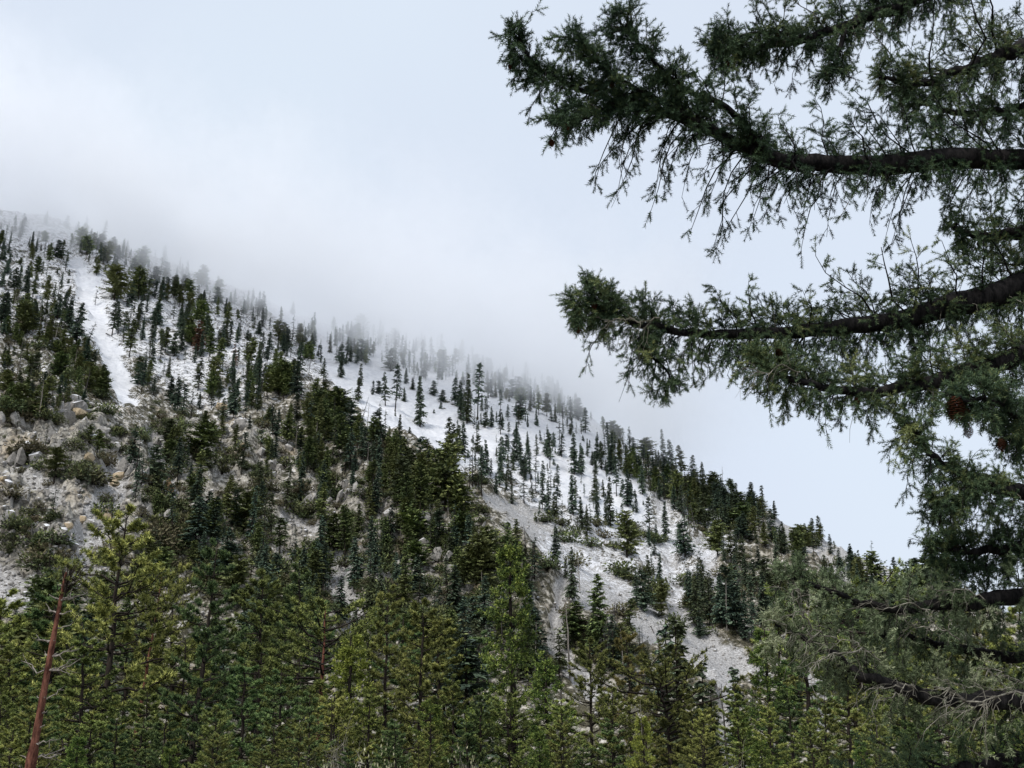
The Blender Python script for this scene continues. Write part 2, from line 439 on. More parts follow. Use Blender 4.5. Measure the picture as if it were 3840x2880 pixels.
def terrain_material():
    m, nt, b = new_mat('mountain_ground')
    tcn = nt.nodes.new('ShaderNodeTexCoord')
    P = tcn.outputs['Object']
    def noise(scale, det=4.0, ro=0.6):
        n = N(nt, 'ShaderNodeTexNoise', i_Scale=scale, i_Detail=det, i_Roughness=ro)
        nt.links.new(P, n.inputs['Vector']); return n.outputs['Fac']
    sA = N(nt, 'ShaderNodeAttribute', attribute_name='snow').outputs['Fac']
    cA = N(nt, 'ShaderNodeAttribute', attribute_name='scree').outputs['Fac']
    rA = N(nt, 'ShaderNodeAttribute', attribute_name='rocky').outputs['Fac']
    geo = nt.nodes.new('ShaderNodeNewGeometry')
    sep = nt.nodes.new('ShaderNodeSeparateXYZ'); nt.links.new(geo.outputs['Normal'], sep.inputs[0])
    n_big = noise(0.06, 3.0); n_mid = noise(0.35, 4.0, 0.65); n_fine = noise(1.3, 4.0, 0.7)
    # bare ground: dark duff, scrub litter and grey rock
    litter = mixc(nt, mrange(nt, n_fine, 0.35, 0.65), (0.022, 0.022, 0.013), (0.12, 0.108, 0.07))
    rock = mixc(nt, mrange(nt, n_mid, 0.3, 0.7), (0.11, 0.105, 0.09), (0.50, 0.465, 0.40))
    rock = mixc(nt, mrange(nt, n_big, 0.55, 0.72, 0, 0.55), rock, (0.42, 0.33, 0.22))
    vor = N(nt, 'ShaderNodeTexVoronoi', feature='DISTANCE_TO_EDGE', i_Scale=0.2)
    nmix = N(nt, 'ShaderNodeTexNoise', i_Scale=0.5, i_Detail=3.0)
    nt.links.new(P, nmix.inputs['Vector'])
    vadd = nt.nodes.new('ShaderNodeVectorMath'); vadd.operation = 'MULTIPLY_ADD'
    nt.links.new(nmix.outputs['Color'], vadd.inputs[0]); vadd.inputs[1].default_value = (2.5, 2.5, 2.5); nt.links.new(P, vadd.inputs[2])
    nt.links.new(vadd.outputs[0], vor.inputs['Vector'])
    crack = mrange(nt, vor.outputs['Distance'], 0.0, 0.10, 0.30, 1.0)
    rock = mixc(nt, crack, (0.05, 0.047, 0.045), rock)
    rk = math_n(nt, 'ADD', math_n(nt, 'MULTIPLY', rA, 0.55), math_n(nt, 'MULTIPLY', math_n(nt, 'SUBTRACT', n_mid, 0.5), 1.6))
    ground = mixc(nt, mrange(nt, rk, 0.12, 0.42), litter, rock)
    scree = mixc(nt, mrange(nt, n_fine, 0.3, 0.7), (0.19, 0.185, 0.18), (0.54, 0.53, 0.52))
    ground = mixc(nt, mrange(nt, math_n(nt, 'ADD', cA, math_n(nt, 'MULTIPLY', math_n(nt, 'SUBTRACT', n_mid, 0.5), 0.8)), 0.3, 0.6), ground, scree)
    # snow lies where the ground is flatter and the cover is deep enough
    lie = math_n(nt, 'ADD', math_n(nt, 'MULTIPLY', sep.outputs[2], 0.45), math_n(nt, 'MULTIPLY', math_n(nt, 'SUBTRACT', n_fine, 0.5), 1.5))
    lie = math_n(nt, 'ADD', lie, math_n(nt, 'MULTIPLY', math_n(nt, 'SUBTRACT', n_mid, 0.5), 1.2))
    sf = math_n(nt, 'ADD', sA, lie)
    sfac = mrange(nt, sf, 0.74, 0.98)
    snow = mixc(nt, mrange(nt, n_mid, 0.3, 0.7), (0.56, 0.575, 0.61), (0.69, 0.70, 0.725))
    nt.links.new(mixc(nt, sfac, ground, snow), b.inputs['Base Color'])
    b.inputs['Roughness'].default_value = 0.85
    b.inputs['Specular IOR Level'].default_value = 0.2
    bp = N(nt, 'ShaderNodeBump', i_Strength=0.8, i_Distance=1.0)
    hh = math_n(nt, 'ADD', math_n(nt, 'MULTIPLY', n_fine, 0.8), math_n(nt, 'MULTIPLY', crack, 0.25))
    nt.links.new(hh, bp.inputs['Height']); nt.links.new(bp.outputs[0], b.inputs['Normal'])
    return m
M_ground = terrain_material()
tv = np.stack([X2, Y2, Z2], -1).reshape(-1, 3)
ti = np.arange(NA * ND).reshape(NA, ND)
tq = np.stack([ti[:-1, :-1], ti[:-1, 1:], ti[1:, 1:], ti[1:, :-1]], -1).reshape(-1, 4)
terr = mk_mesh('mountainside', tv, tq, [M_ground], smooth=False,
               attrs={'snow': snowA.ravel(), 'scree': screeA.ravel(), 'rocky': (rockA + 0.25 * screeA).ravel()})
tag(link('mountainside', terr), kind='structure')

# ------------------------------------------------------------------ low cloud on the ridge
def build_cloud():
    # a bank of vapour lying along the ridge: its base slopes down to the right as the ridge does
    sel = (AZ > math.radians(-25)) & (AZ < math.radians(4))
    xc = DC[sel, 0] * np.sin(AZ[sel]); zc = ZC[sel, 0]
    kb, ka = np.polyfit(xc, zc, 1)
    ka -= FOG_DROP
    m = bpy.data.materials.new('cloud_vapour'); m.use_nodes = True
    nt = m.node_tree; nt.nodes.clear()
    o = nt.nodes.new('ShaderNodeOutputMaterial'); pv = nt.nodes.new('ShaderNodeVolumePrincipled')
    pv.inputs['Color'].default_value = (0.972, 0.982, 1.0, 1)
    pv.inputs['Anisotropy'].default_value = 0.3
    nt.links.new(pv.outputs[0], o.inputs['Volume'])
    tcn = nt.nodes.new('ShaderNodeTexCoord'); sx = nt.nodes.new('ShaderNodeSeparateXYZ')
    nt.links.new(tcn.outputs['Object'], sx.inputs[0])
    X, Y, Z = sx.outputs
    n1 = N(nt, 'ShaderNodeTexNoise', i_Scale=0.014, i_Detail=4.0, i_Roughness=0.62)
    nt.links.new(tcn.outputs['Object'], n1.inputs['Vector'])
    nz = math_n(nt, 'MULTIPLY', math_n(nt, 'SUBTRACT', n1.outputs['Fac'], 0.5), 190.0)
    h = math_n(nt, 'SUBTRACT', Z, math_n(nt, 'ADD', math_n(nt, 'MULTIPLY', X, kb), ka))
    h = math_n(nt, 'ADD', h, nz)
    lowf = mrange(nt, h, 0.0, 70.0)
    topf = mrange(nt, h, 55.0, 145.0, 1.0, 0.0)
    xf = mrange(nt, math_n(nt, 'ADD', X, nz), 30.0, 190.0, 1.0, 0.0)
    yf = mrange(nt, Y, 560.0, 760.0); yb = mrange(nt, Y, 980.0, 1120.0, 1.0, 0.0)
    d = math_n(nt, 'MULTIPLY', math_n(nt, 'MULTIPLY', lowf, topf), math_n(nt, 'MULTIPLY', xf, math_n(nt, 'MULTIPLY', yf, yb)))
    nt.links.new(math_n(nt, 'MULTIPLY', d, FOG_DENS), pv.inputs['Density'])
    m.cycles.volume_step_rate = 0.24
    V = []
    for x in (-1100.0, 260.0):
        for y in (560.0, 1125.0):
            for dz in (-65.0, 232.0): V.append((x, y, ka + kb * x + dz))
    Q = [(0, 1, 3, 2), (4, 6, 7, 5), (0, 4, 5, 1), (2, 3, 7, 6), (0, 2, 6, 4), (1, 5, 7, 3)]
    me = mk_mesh('fog', np.array(V), np.array(Q), [m])
    tag(link('fog', me), 'pale low cloud hiding the upper ridge', kind='stuff')
    print('fog plane', ka, kb)
FOG_DROP, FOG_DENS = 70.0, 0.018
build_cloud()

# ------------------------------------------------------------------ leaf builders
def tri_leaves(base, direc, length, width, tint, side=None):
    """one thin triangle per leaf"""
    n = len(base)
    if side is None: side = perp(direc)
    w = (side * np.reshape(width, (-1, 1)) * 0.5)
    V = np.stack([base - w, base + w, base + direc * np.reshape(length, (-1, 1))], 1).reshape(-1, 3)
    return V, np.arange(3 * n).reshape(-1, 3), np.repeat(tint, 3)
def diamond_leaves(base, direc, length, width, tint, side=None, fold=0.0):
    n = len(base)
    if side is None: side = perp(direc)
    w = side * np.reshape(width, (-1, 1)) * 0.5
    L = np.reshape(length, (-1, 1))
    mid = base + direc * L * 0.45
    V = np.stack([base, mid - w, base + direc * L, mid + w], 1).reshape(-1, 3)
    return V, np.arange(4 * n).reshape(-1, 4), np.repeat(tint, 4)

def lathe_trunk(h, r0, r1=0.02, wob=0.02, sides=8, K=14, base_flare=1.25):
    t = np.linspace(0, 1, K)
    P = np.zeros((1, K, 3)); P[0, :, 2] = t * h - 0.6 * (t == 0)
    P[0, :, 0] = np.cumsum(rng.normal(size=K)) * wob * h * 0.1; P[0, :, 1] = np.cumsum(rng.normal(size=K)) * wob * h * 0.1
    P[0, :, :2] -= P[0, 0, :2]
    R = (r0 * (1 - t) ** 0.85 + r1)[None, :]; R[0, 0] *= base_flare
    return P, R, tubes(P, R, sides)
def trunk_at(P, z, h):
    zz = P[0, :, 2]
    return np.stack([np.interp(z, zz, P[0, :, 0]), np.interp(z, zz, P[0, :, 1]), z], -1)

# ---- fir for the slope: whorls of drooping feathery boughs
def fir_meshes(name, h=20.0, rad=3.0, z0=0.07, nb=190, power=0.8, ragged=0.3, droop=0.35, fol=None, per=9, gaps=0.1, trunk_r=0.28, spr=1.0, top_flat=0.0):
    P, R, (tvv, tqq) = lathe_trunk(h, trunk_r, 0.02, 0.03, 6, 10)
    zt = z0 + (1 - z0) * np.sort(rng.random(nb)) ** 0.9
    zt = zt * 0.985
    # gaps: skip some bands / sides
    az = rng.random(nb) * 2 * np.pi
    side_var = 1 + ragged * np.sin(az * 1.0 + rng.random() * 6 + zt * 7) * 0.6 + ragged * rng.normal(size=nb) * 0.7
    prof = (1 - zt) ** power
    if top_flat: prof = np.maximum(prof, top_flat * np.sqrt(np.clip(1 - zt, 0, 1)) * 1.4)
    prof *= np.clip((zt - z0) / 0.08 + 0.55, 0.4, 1)
    L = 1.25 * rad * prof * np.clip(side_var, 0.25, 1.6) + 0.25
    keep = rng.random(nb) > gaps
    zt, az, L = zt[keep], az[keep], L[keep]; n = len(zt)
    base = trunk_at(P, zt * h, h)
    out = np.stack([np.cos(az), np.sin(az), np.zeros(n)], -1)
    up0 = (0.25 * zt + 0.05 + 0.12 * rng.normal(size=n))[:, None]
    def pt(s):
        return base[:, None, :] + out[:, None, :] * (L[:, None] * s)[..., None] + np.array([0, 0, 1.0]) * ((up0 * L[:, None]) * s - droop * L[:, None] * s ** 2)[..., None]
    S = (np.arange(per)[None, :] + rng.random((n, per))) / per
    S = S ** 0.8
    B = pt(S); B2 = pt(S + 0.03); T = unit(B2 - B)
    side = np.stack([-out[:, 1], out[:, 0], np.zeros(n)], -1)[:, None, :] * np.where(rng.random((n, per, 1)) < 0.5, -1, 1)
    d = unit(T * 0.9 + side * (0.3 + 0.7 * rng.random((n, per, 1))) + np.array([0, 0, 1.0]) * (rng.normal(size=(n, per, 1)) * 0.16 - 0.16))
    ll = (0.42 + 0.36 * L[:, None] * (1.1 - S)) * (0.7 + 0.6 * rng.random((n, per))) * spr
    B = B + np.array([0, 0, 1.0]) * rng.normal(size=(n, per, 1)) * 0.05
    sd = unit(np.cross(d, np.array([0, 0, 1.0])) + 0.5 * rng.normal(size=d.shape))
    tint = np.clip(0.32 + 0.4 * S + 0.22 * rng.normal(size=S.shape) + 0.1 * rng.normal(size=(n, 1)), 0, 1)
    V, Q, tn = diamond_leaves(B.reshape(-1, 3), d.reshape(-1, 3), ll.ravel(), (ll * 0.5 + 0.07).ravel(), tint.ravel(), sd.reshape(-1, 3))
    # drooping fringe below the boughs
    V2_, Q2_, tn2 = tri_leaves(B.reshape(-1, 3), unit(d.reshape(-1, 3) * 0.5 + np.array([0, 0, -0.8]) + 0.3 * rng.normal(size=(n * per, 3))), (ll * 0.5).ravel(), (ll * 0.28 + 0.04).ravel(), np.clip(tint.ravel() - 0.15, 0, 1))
    # leader
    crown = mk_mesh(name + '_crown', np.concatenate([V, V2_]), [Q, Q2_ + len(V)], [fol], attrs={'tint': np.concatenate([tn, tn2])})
    # bough wood joins the trunk mesh
    bp_ = pt(np.linspace(0, 0.7, 3)[None, :].repeat(n, 0))
    bw = tubes(bp_, np.stack([np.full(n, 0.04), np.full(n, 0.03), np.full(n, 0.012)], 1) * (0.4 + L[:, None] / 4), 3)
    vv, ff = cat_vf([(tvv, tqq), bw])
    trunk = mk_mesh(name + '_trunk', vv, ff, [M_bark])
    return dict(trunk=trunk, crown=crown, h=h)

def snag_meshes(name, h=16.0, nb=46, blen=1.3, mat=None, r=0.2):
    P, R, tr = lathe_trunk(h, r, 0.03, 0.05, 6, 12)
    z = (0.2 + 0.78 * rng.random(nb)) * h
    az = rng.random(nb) * 6.283
    L = blen * (1.15 - z / h) * (0.4 + rng.random(nb)) + 0.2
    b = trunk_at(P, z, h); o = np.stack([np.cos(az), np.sin(az), 0.1 + 0.3 * rng.normal(size=nb)], -1)
    s = np.linspace(0, 1, 4)
    Pb = b[:, None] + o[:, None] * (L[:, None] * s)[..., None] + np.array([0, 0, 1.0]) * (0.25 * L[:, None] * s ** 2 * np.sign(rng.normal(size=(nb, 1))))[..., None]
    br = tubes(Pb, 0.035 * (1 - 0.8 * s)[None, :] * np.ones((nb, 1)), 3)
    return dict(trunk=mk_mesh(name + '_trunk', *tr, [mat]), branch=mk_mesh(name + '_branch', *br, [mat]), h=h)

# ---- pine: long-needle tufts on upswept boughs
def pine_meshes(name, h=26.0, rad=4.0, z0=0.25, nb=80, fol=None, bark=None, tufts=22, nn=20, needle=0.30, umb=0.0, trunk_r=0.34, ragged=0.35, dead=14, power=0.65, bend=0.03):
    P, R, tr = lathe_trunk(h, trunk_r, 0.03, bend, 10, 18)
    zt = z0 + (0.99 - z0) * (np.arange(nb) + rng.random(nb)) / nb
    zt = z0 + (0.99 - z0) * np.round((zt - z0) * 17 / (1 - z0)) / 17 * 1.0 + rng.normal(size=nb) * 0.007
    zt = np.clip(zt, z0, 0.985)
    az = np.arange(nb) * 2.399 + rng.random(nb)
    prof = (1 - zt) ** power
    if umb: prof = np.sqrt(np.clip(1 - ((zt - (z0 + (1 - z0) * 0.55)) / ((1 - z0) * 0.5)) ** 2, 0.08, 1)) * umb
    prof *= np.clip(0.45 + (zt - z0) / 0.2, 0.45, 1)
    L = 1.12 * rad * prof * np.clip(1 + ragged * rng.normal(size=nb), 0.4, 1.5) + 0.5
    base = trunk_at(P, zt * h, h)
    out = np.stack([np.cos(az), np.sin(az), np.zeros(nb)], -1)
    e0 = (-0.12 + 0.55 * zt + 0.12 * rng.normal(size=nb))[:, None]
    def pt(s):
        return base[:, None, :] + out[:, None, :] * (L[:, None] * s)[..., None] + np.array([0, 0, 1.0]) * (L[:, None] * (e0 * s - 0.16 * s + 0.28 * s ** 2))[..., None]
    s5 = np.linspace(0, 1, 5)[None, :].repeat(nb, 0)
    Pb = pt(s5)
    Pb[:, 1:-1] += rng.normal(size=Pb[:, 1:-1].shape) * 0.05 * L[:, None, None]
    wood = [tubes(Pb, (0.018 + 0.018 * L)[:, None] * (1 - 0.75 * s5), 4)]
    # side shoots ending in tufts
    S = 0.42 + 0.62 * rng.random((nb, tufts)) ** 0.7
    B = pt(S)
    side = np.stack([-out[:, 1], out[:, 0], np.zeros(nb)], -1)[:, None, :]
    off = side * (rng.normal(size=(nb, tufts, 1)) * 0.8) + out[:, None] * 0.45 + np.array([0, 0, 1.0]) * (0.28 + 0.22 * rng.normal(size=(nb, tufts, 1)))
    off = unit(off); sl = (0.15 + 0.30 * L[:, None] * (1.25 - S) * rng.random((nb, tufts)))[..., None]
    E = B + off * sl
    s3 = np.linspace(0, 1, 3)[None, :, None]
    Pw = B.reshape(-1, 1, 3) * (1 - s3) + E.reshape(-1, 1, 3) * s3
    Pw[:, 1, 2] -= 0.03
    wood.append(tubes(Pw[::1], np.full((len(Pw), 3), 0.014) * np.array([1.2, 1, .7]), 3))
    C = E.reshape(-1, 3); nT = len(C)
    ax = unit(off.reshape(-1, 3) + np.array([0, 0, 0.55]))
    Cn = np.repeat(C, nn, 0); an = np.repeat(ax, nn, 0)
    dv = unit(an * 0.75 + rand_unit(nT * nn) * 0.95)
    Cn = Cn - an * (rng.random((nT * nn, 1)) * 0.28)
    tt = np.clip(np.repeat(0.42 + 0.2 * rng.normal(size=nT), nn) + 0.16 * rng.normal(size=nT * nn) + 0.22 * dv[:, 2], 0, 1)  # random tint, plus sky light painted in: upward needles get the lighter colour
    V, Q, tn = tri_leaves(Cn, dv, needle * (0.75 + 0.55 * rng.random(nT * nn)), 0.075, tt)
    crown = mk_mesh(name + '_crown', V, Q, [fol], attrs={'tint': tn})
    vv, ff = cat_vf([tr])
    trunk = mk_mesh(name + '_trunk', vv, ff, [bark or M_bark])
    wv, wf = cat_vf(wood)
    boughs = mk_mesh(name + '_boughs', wv, wf, [M_bark])
    d = dict(trunk=trunk, crown=crown, boughs=boughs, h=h)
    if dead:
        z = rng.uniform(0.1, z0 + 0.2, dead) * h; a = rng.random(dead) * 6.283
        Ld = 0.7 + 1.6 * rng.random(dead)
        b = trunk_at(P, z, h); o = np.stack([np.cos(a), np.sin(a), 0.15 * rng.normal(size=dead)], -1)
        s = np.linspace(0, 1, 5)
        Pd = b[:, None] + o[:, None] * (Ld[:, None] * s)[..., None] + rng.normal(size=(dead, 5, 3)) * 0.05 * (s[None, :, None] > 0)
        Pd[:, :, 2] += (0.2 * s ** 2) * Ld[:, None] - 0.1 * s
        d['dead_branches'] = mk_mesh(name + '_dead_branches', *tubes(Pd, (0.035 * (1 - 0.8 * s))[None, :].repeat(dead, 0), 4), [M_deadwood])
    return d

# ---- incense-cedar: dense lumpy column of flat sprays
def cedar_meshes(name, h=24.0, rad=3.2, z0=0.06, nb=165, fol=None, sprays=17, nl=14, power=0.68, top_dead=0.0, lump=0.32):
    P, R, tr = lathe_trunk(h, 0.42, 0.03, 0.02, 10, 16)
    zt = z0 + (0.985 - z0) * np.sort(rng.random(nb))
    az = rng.random(nb) * 6.283
    ph = rng.random(3) * 6.28
    lobes = 1 + lump * np.sin(zt * 19 + ph[0]) * np.cos(az + ph[1]) * 0.6 + lump * 0.45 * np.sin(zt * 41 + ph[2] + az * 2)
    L = rad * (1 - zt) ** power * np.clip(lobes + 0.18 * rng.normal(size=nb), 0.3, 1.6) + 0.3
    L *= np.clip(0.6 + (zt - z0) / 0.15, 0.6, 1)
    base = trunk_at(P, zt * h, h)
    out = np.stack([np.cos(az), np.sin(az), np.zeros(nb)], -1)
    def pt(s):
        return base[:, None, :] + out[:, None, :] * (L[:, None] * s)[..., None] + np.array([0, 0, 1.0]) * (L[:, None] * (-0.15 * s + 0.45 * s ** 2.2))[..., None]
    s5 = np.linspace(0, 1, 5)[None, :].repeat(nb, 0)
    wood = tubes(pt(s5), (0.015 + 0.014 * L)[:, None] * (1 - 0.75 * s5), 4)
    S = 0.28 + 0.75 * rng.random((nb, sprays)) ** 0.7
    B = pt(S)
    side = np.stack([-out[:, 1], out[:, 0], np.zeros(nb)], -1)[:, None, :]
    ax = unit(out[:, None] * 0.7 + side * rng.normal(size=(nb, sprays, 1)) * 0.8 + np.array([0, 0, 1.0]) * (0.25 + 0.4 * rng.normal(size=(nb, sprays, 1))))
    B = B + ax * (0.12 + 0.16 * L[:, None, None] * rng.random((nb, sprays, 1)))
    C = B.reshape(-1, 3); A = ax.reshape(-1, 3); n = len(C)
    pl = perp(A)
    An = np.repeat(A, nl, 0); pn = np.repeat(pl, nl, 0); Cn = np.repeat(C, nl, 0)
    k = np.tile(np.arange(nl), n); sg = np.where(k % 2 == 0, 1, -1)[:, None]; f = (k / nl)[:, None]
    bse = Cn + An * f * 0.34 + 0.05 * rng.normal(size=(n * nl, 3))
    dv = unit(An * 0.7 + pn * sg * (0.9 - 0.4 * f) + 0.35 * rng.normal(size=(n * nl, 3)))
    tt = np.clip(np.repeat(0.36 + 0.2 * rng.normal(size=n), nl) + 0.15 * rng.normal(size=n * nl) + 0.15 * f[:, 0] + 0.14 * np.repeat(A[:, 2], nl), 0, 1)  # sprays facing the sky are tinted lighter, as if lit from above
    V, Q, tn = diamond_leaves(bse, dv, 0.21 * (0.7 + 0.6 * rng.random(n * nl)), 0.085, tt)
    d = dict(trunk=mk_mesh(name + '_trunk', *tr, [M_bark]), boughs=mk_mesh(name + '_boughs', *wood, [M_bark]),
             crown=mk_mesh(name + '_crown', V, Q, [fol], attrs={'tint': tn}), h=h)
    if top_dead:
        m = 90; z = rng.uniform(0.35, 1.1, m) * h; a = rng.random(m) * 6.28; Ld = (1.16 - z / h) * rad * 1.25 * (0.5 + 0.6 * rng.random(m)) + .15
        PT = np.zeros((1, 6, 3)); PT[0, :, 2] = np.linspace(0.8, 1.12, 6) * h
        b = np.stack([0 * z, 0 * z, z], -1); o = np.stack([np.cos(a), np.sin(a), 0 * a], -1); s = np.linspace(0, 1, 5)
        Pd = b[:, None] + o[:, None] * (Ld[:, None] * s)[..., None]; Pd[:, :, 2] += Ld[:, None] * (-0.25 * s + 0.75 * s ** 2)
        vv, ff = cat_vf([tubes(Pd, (0.035 * (1 - 0.7 * s))[None, :].repeat(m, 0), 4), tubes(PT, np.linspace(0.12, 0.03, 6)[None, :], 6)])
        d['dead_branches'] = mk_mesh(name + '_dead_branches', vv, ff, [M_twigpale])
    return d

def shrub_meshes(name, n=420, fol=None, leaf=0.34, bare=0, wood=None):
    ph = rand_unit(n) * (rng.random((n, 1)) ** 0.4)
    lump = 1 + 0.35 * np.sin(ph[:, :1] * 5 + rng.random() * 6) * np.cos(ph[:, 1:2] * 6 + rng.random() * 6)
    C = ph * np.array([1.5, 1.3, 0.95]) * lump; C[:, 2] = np.abs(C[:, 2] + 0.35) + 0.1
    d = unit(ph * np.array([1, 1, 1.4]) + 0.6 * rng.normal(size=(n, 3)) + np.array([0, 0, 0.3]))
    tt = np.clip(0.35 + 0.3 * ph[:, 2] + 0.22 * rng.normal(size=n), 0, 1)
    V, Q, tn = diamond_leaves(C, d, leaf * (0.6 + 0.7 * rng.random(n)), leaf * 0.45, tt)
    m = 26
    tip = rand_unit(m) * np.array([1.2, 1.1, 0.8]); tip[:, 2] = np.abs(tip[:, 2]) + 0.4
    s = np.linspace(0, 1, 4)[None, :, None]
    P = tip[:, None] * s + 0.08 * rng.normal(size=(m, 4, 3)) * s; P[:, 0, 2] = -0.3
    st = tubes(P, np.array([0.05, 0.035, 0.025, 0.01])[None, :].repeat(m, 0), 3)
    return dict(stem=mk_mesh(name + '_stem', *st, [wood or M_bark]), foliage=mk_mesh(name + '_foliage', V, Q, [fol], attrs={'tint': tn}), h=1.8)

def bare_bush_meshes(name, mat):
    segs = []
    def grow(p, d, L, r, lev):
        K = 5; pts = [p]; dd = d.copy()
        for i in range(K - 1):
            dd = unit(dd + 0.22 * rng.normal(size=3) + np.array([0, 0, 0.06])); pts.append(pts[-1] + dd * L / (K - 1))
        segs.append((np.array(pts), np.linspace(r, r * 0.45, K)))
        if lev == 0: return
        for k in range(4 if lev > 1 else 3):
            t = rng.integers(1, K); grow(pts[t], unit(dd + 0.75 * rng.normal(size=3)), L * 0.62, r * 0.5, lev - 1)
    for k in range(9): grow(np.array([0, 0, -0.2]), unit(np.array([rng.normal() * 0.5, rng.normal() * 0.5, 1.0])), 1.9, 0.05, 3)
    P = np.array([q[0] for q in segs]); R = np.array([q[1] for q in segs])
    return dict(branch=mk_mesh(name + '_branch', *tubes(P, R, 3), [mat]), h=3.2)

# ------------------------------------------------------------------ variants
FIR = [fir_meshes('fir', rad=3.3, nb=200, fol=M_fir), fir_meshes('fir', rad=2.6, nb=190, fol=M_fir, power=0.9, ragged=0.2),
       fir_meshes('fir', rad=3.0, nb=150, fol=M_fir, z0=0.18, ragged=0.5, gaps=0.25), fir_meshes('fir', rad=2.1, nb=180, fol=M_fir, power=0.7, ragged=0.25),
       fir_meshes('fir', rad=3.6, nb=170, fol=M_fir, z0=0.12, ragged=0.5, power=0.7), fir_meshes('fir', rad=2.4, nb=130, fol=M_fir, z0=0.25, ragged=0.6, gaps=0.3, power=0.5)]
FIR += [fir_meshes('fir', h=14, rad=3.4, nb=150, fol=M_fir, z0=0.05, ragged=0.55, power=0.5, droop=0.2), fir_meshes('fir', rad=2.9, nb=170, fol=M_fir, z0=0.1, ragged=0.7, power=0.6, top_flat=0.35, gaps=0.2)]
SAP = [fir_meshes('young_fir', h=6, rad=1.5, nb=90, fol=M_fir, per=6, trunk_r=0.09, power=0.9), fir_meshes('young_fir', h=6, rad=1.2, nb=80, fol=M_fir, per=6, trunk_r=0.08)]
OLV = [fir_meshes('slope_pine', h=13, rad=4.0, nb=150, fol=M_firfar, z0=0.1, ragged=0.5, power=0.4, droop=0.05, top_flat=0.6), fir_meshes('slope_pine', rad=3.9, nb=170, fol=M_firfar, z0=0.22, ragged=0.5, power=0.55, droop=0.15, per=10), fir_meshes('slope_pine', rad=3.4, nb=170, fol=M_firfar, z0=0.15, ragged=0.4, power=0.7, droop=0.25, per=10),
       fir_meshes('slope_pine', h=17, rad=4.2, nb=130, fol=M_firfar, z0=0.42, ragged=0.5, power=0.35, droop=0.05, per=10, top_flat=0.7), fir_meshes('slope_pine', rad=3.0, nb=140, fol=M_firfar, z0=0.28, ragged=0.6, power=0.45, droop=0.2, per=10, gaps=0.2)]
THIN = [fir_meshes('thin_fir', rad=2.7, nb=70, fol=M_fir, z0=0.15, ragged=0.6, gaps=0.3, power=0.7, per=7, spr=0.8), fir_meshes('thin_fir', rad=2.2, nb=60, fol=M_fir, z0=0.2, ragged=0.5, gaps=0.3, power=0.6, per=7, spr=0.8)]
BRN = [fir_meshes('rusty_pine', rad=3.4, nb=150, fol=M_brown, z0=0.15, ragged=0.5, power=0.5)]
SNAG = [snag_meshes('snag', mat=M_deadwood), snag_meshes('snag', mat=M_deaddark, nb=60, blen=1.8)]
SHR = [shrub_meshes('scrub', fol=M_shrub), shrub_meshes('scrub', fol=M_shrub, n=520), shrub_meshes('scrub', fol=M_shrub, n=300, leaf=0.4)]
# ------------------------------------------------------------------ placing
def put(name, mv, base, top=None, scale=None, rz=None, wide=1.0, label='', cat='tree', group=None, smap=None):
    """a plant as an Empty at its base with its parts as children; copies share mesh data"""
    base = Vector(base)
    if top is not None:
        ax = Vector(top) - base; hgt = ax.length
        q = Vector((0, 0, 1)).rotation_difference(ax.normalized())
        sc = hgt / mv['h']
    else:
        q = Quaternion(); sc = scale
    q = q @ Quaternion((0, 0, 1), rz if rz is not None else rnd.random() * 6.283)
    e = link(name, None); e.empty_display_size = 0.5
    e.rotation_mode = 'QUATERNION'; e.rotation_quaternion = q; e.location = base
    e.scale = (sc * wide, sc * wide, sc)
    tag(e, label, cat, group)
    for part, me in mv.items():
        if part == 'h': continue
        ch = link(part, me, e)
        if part in ('dead_branches', 'boughs', 'branch'): ch['kind'] = 'stuff'
    return e

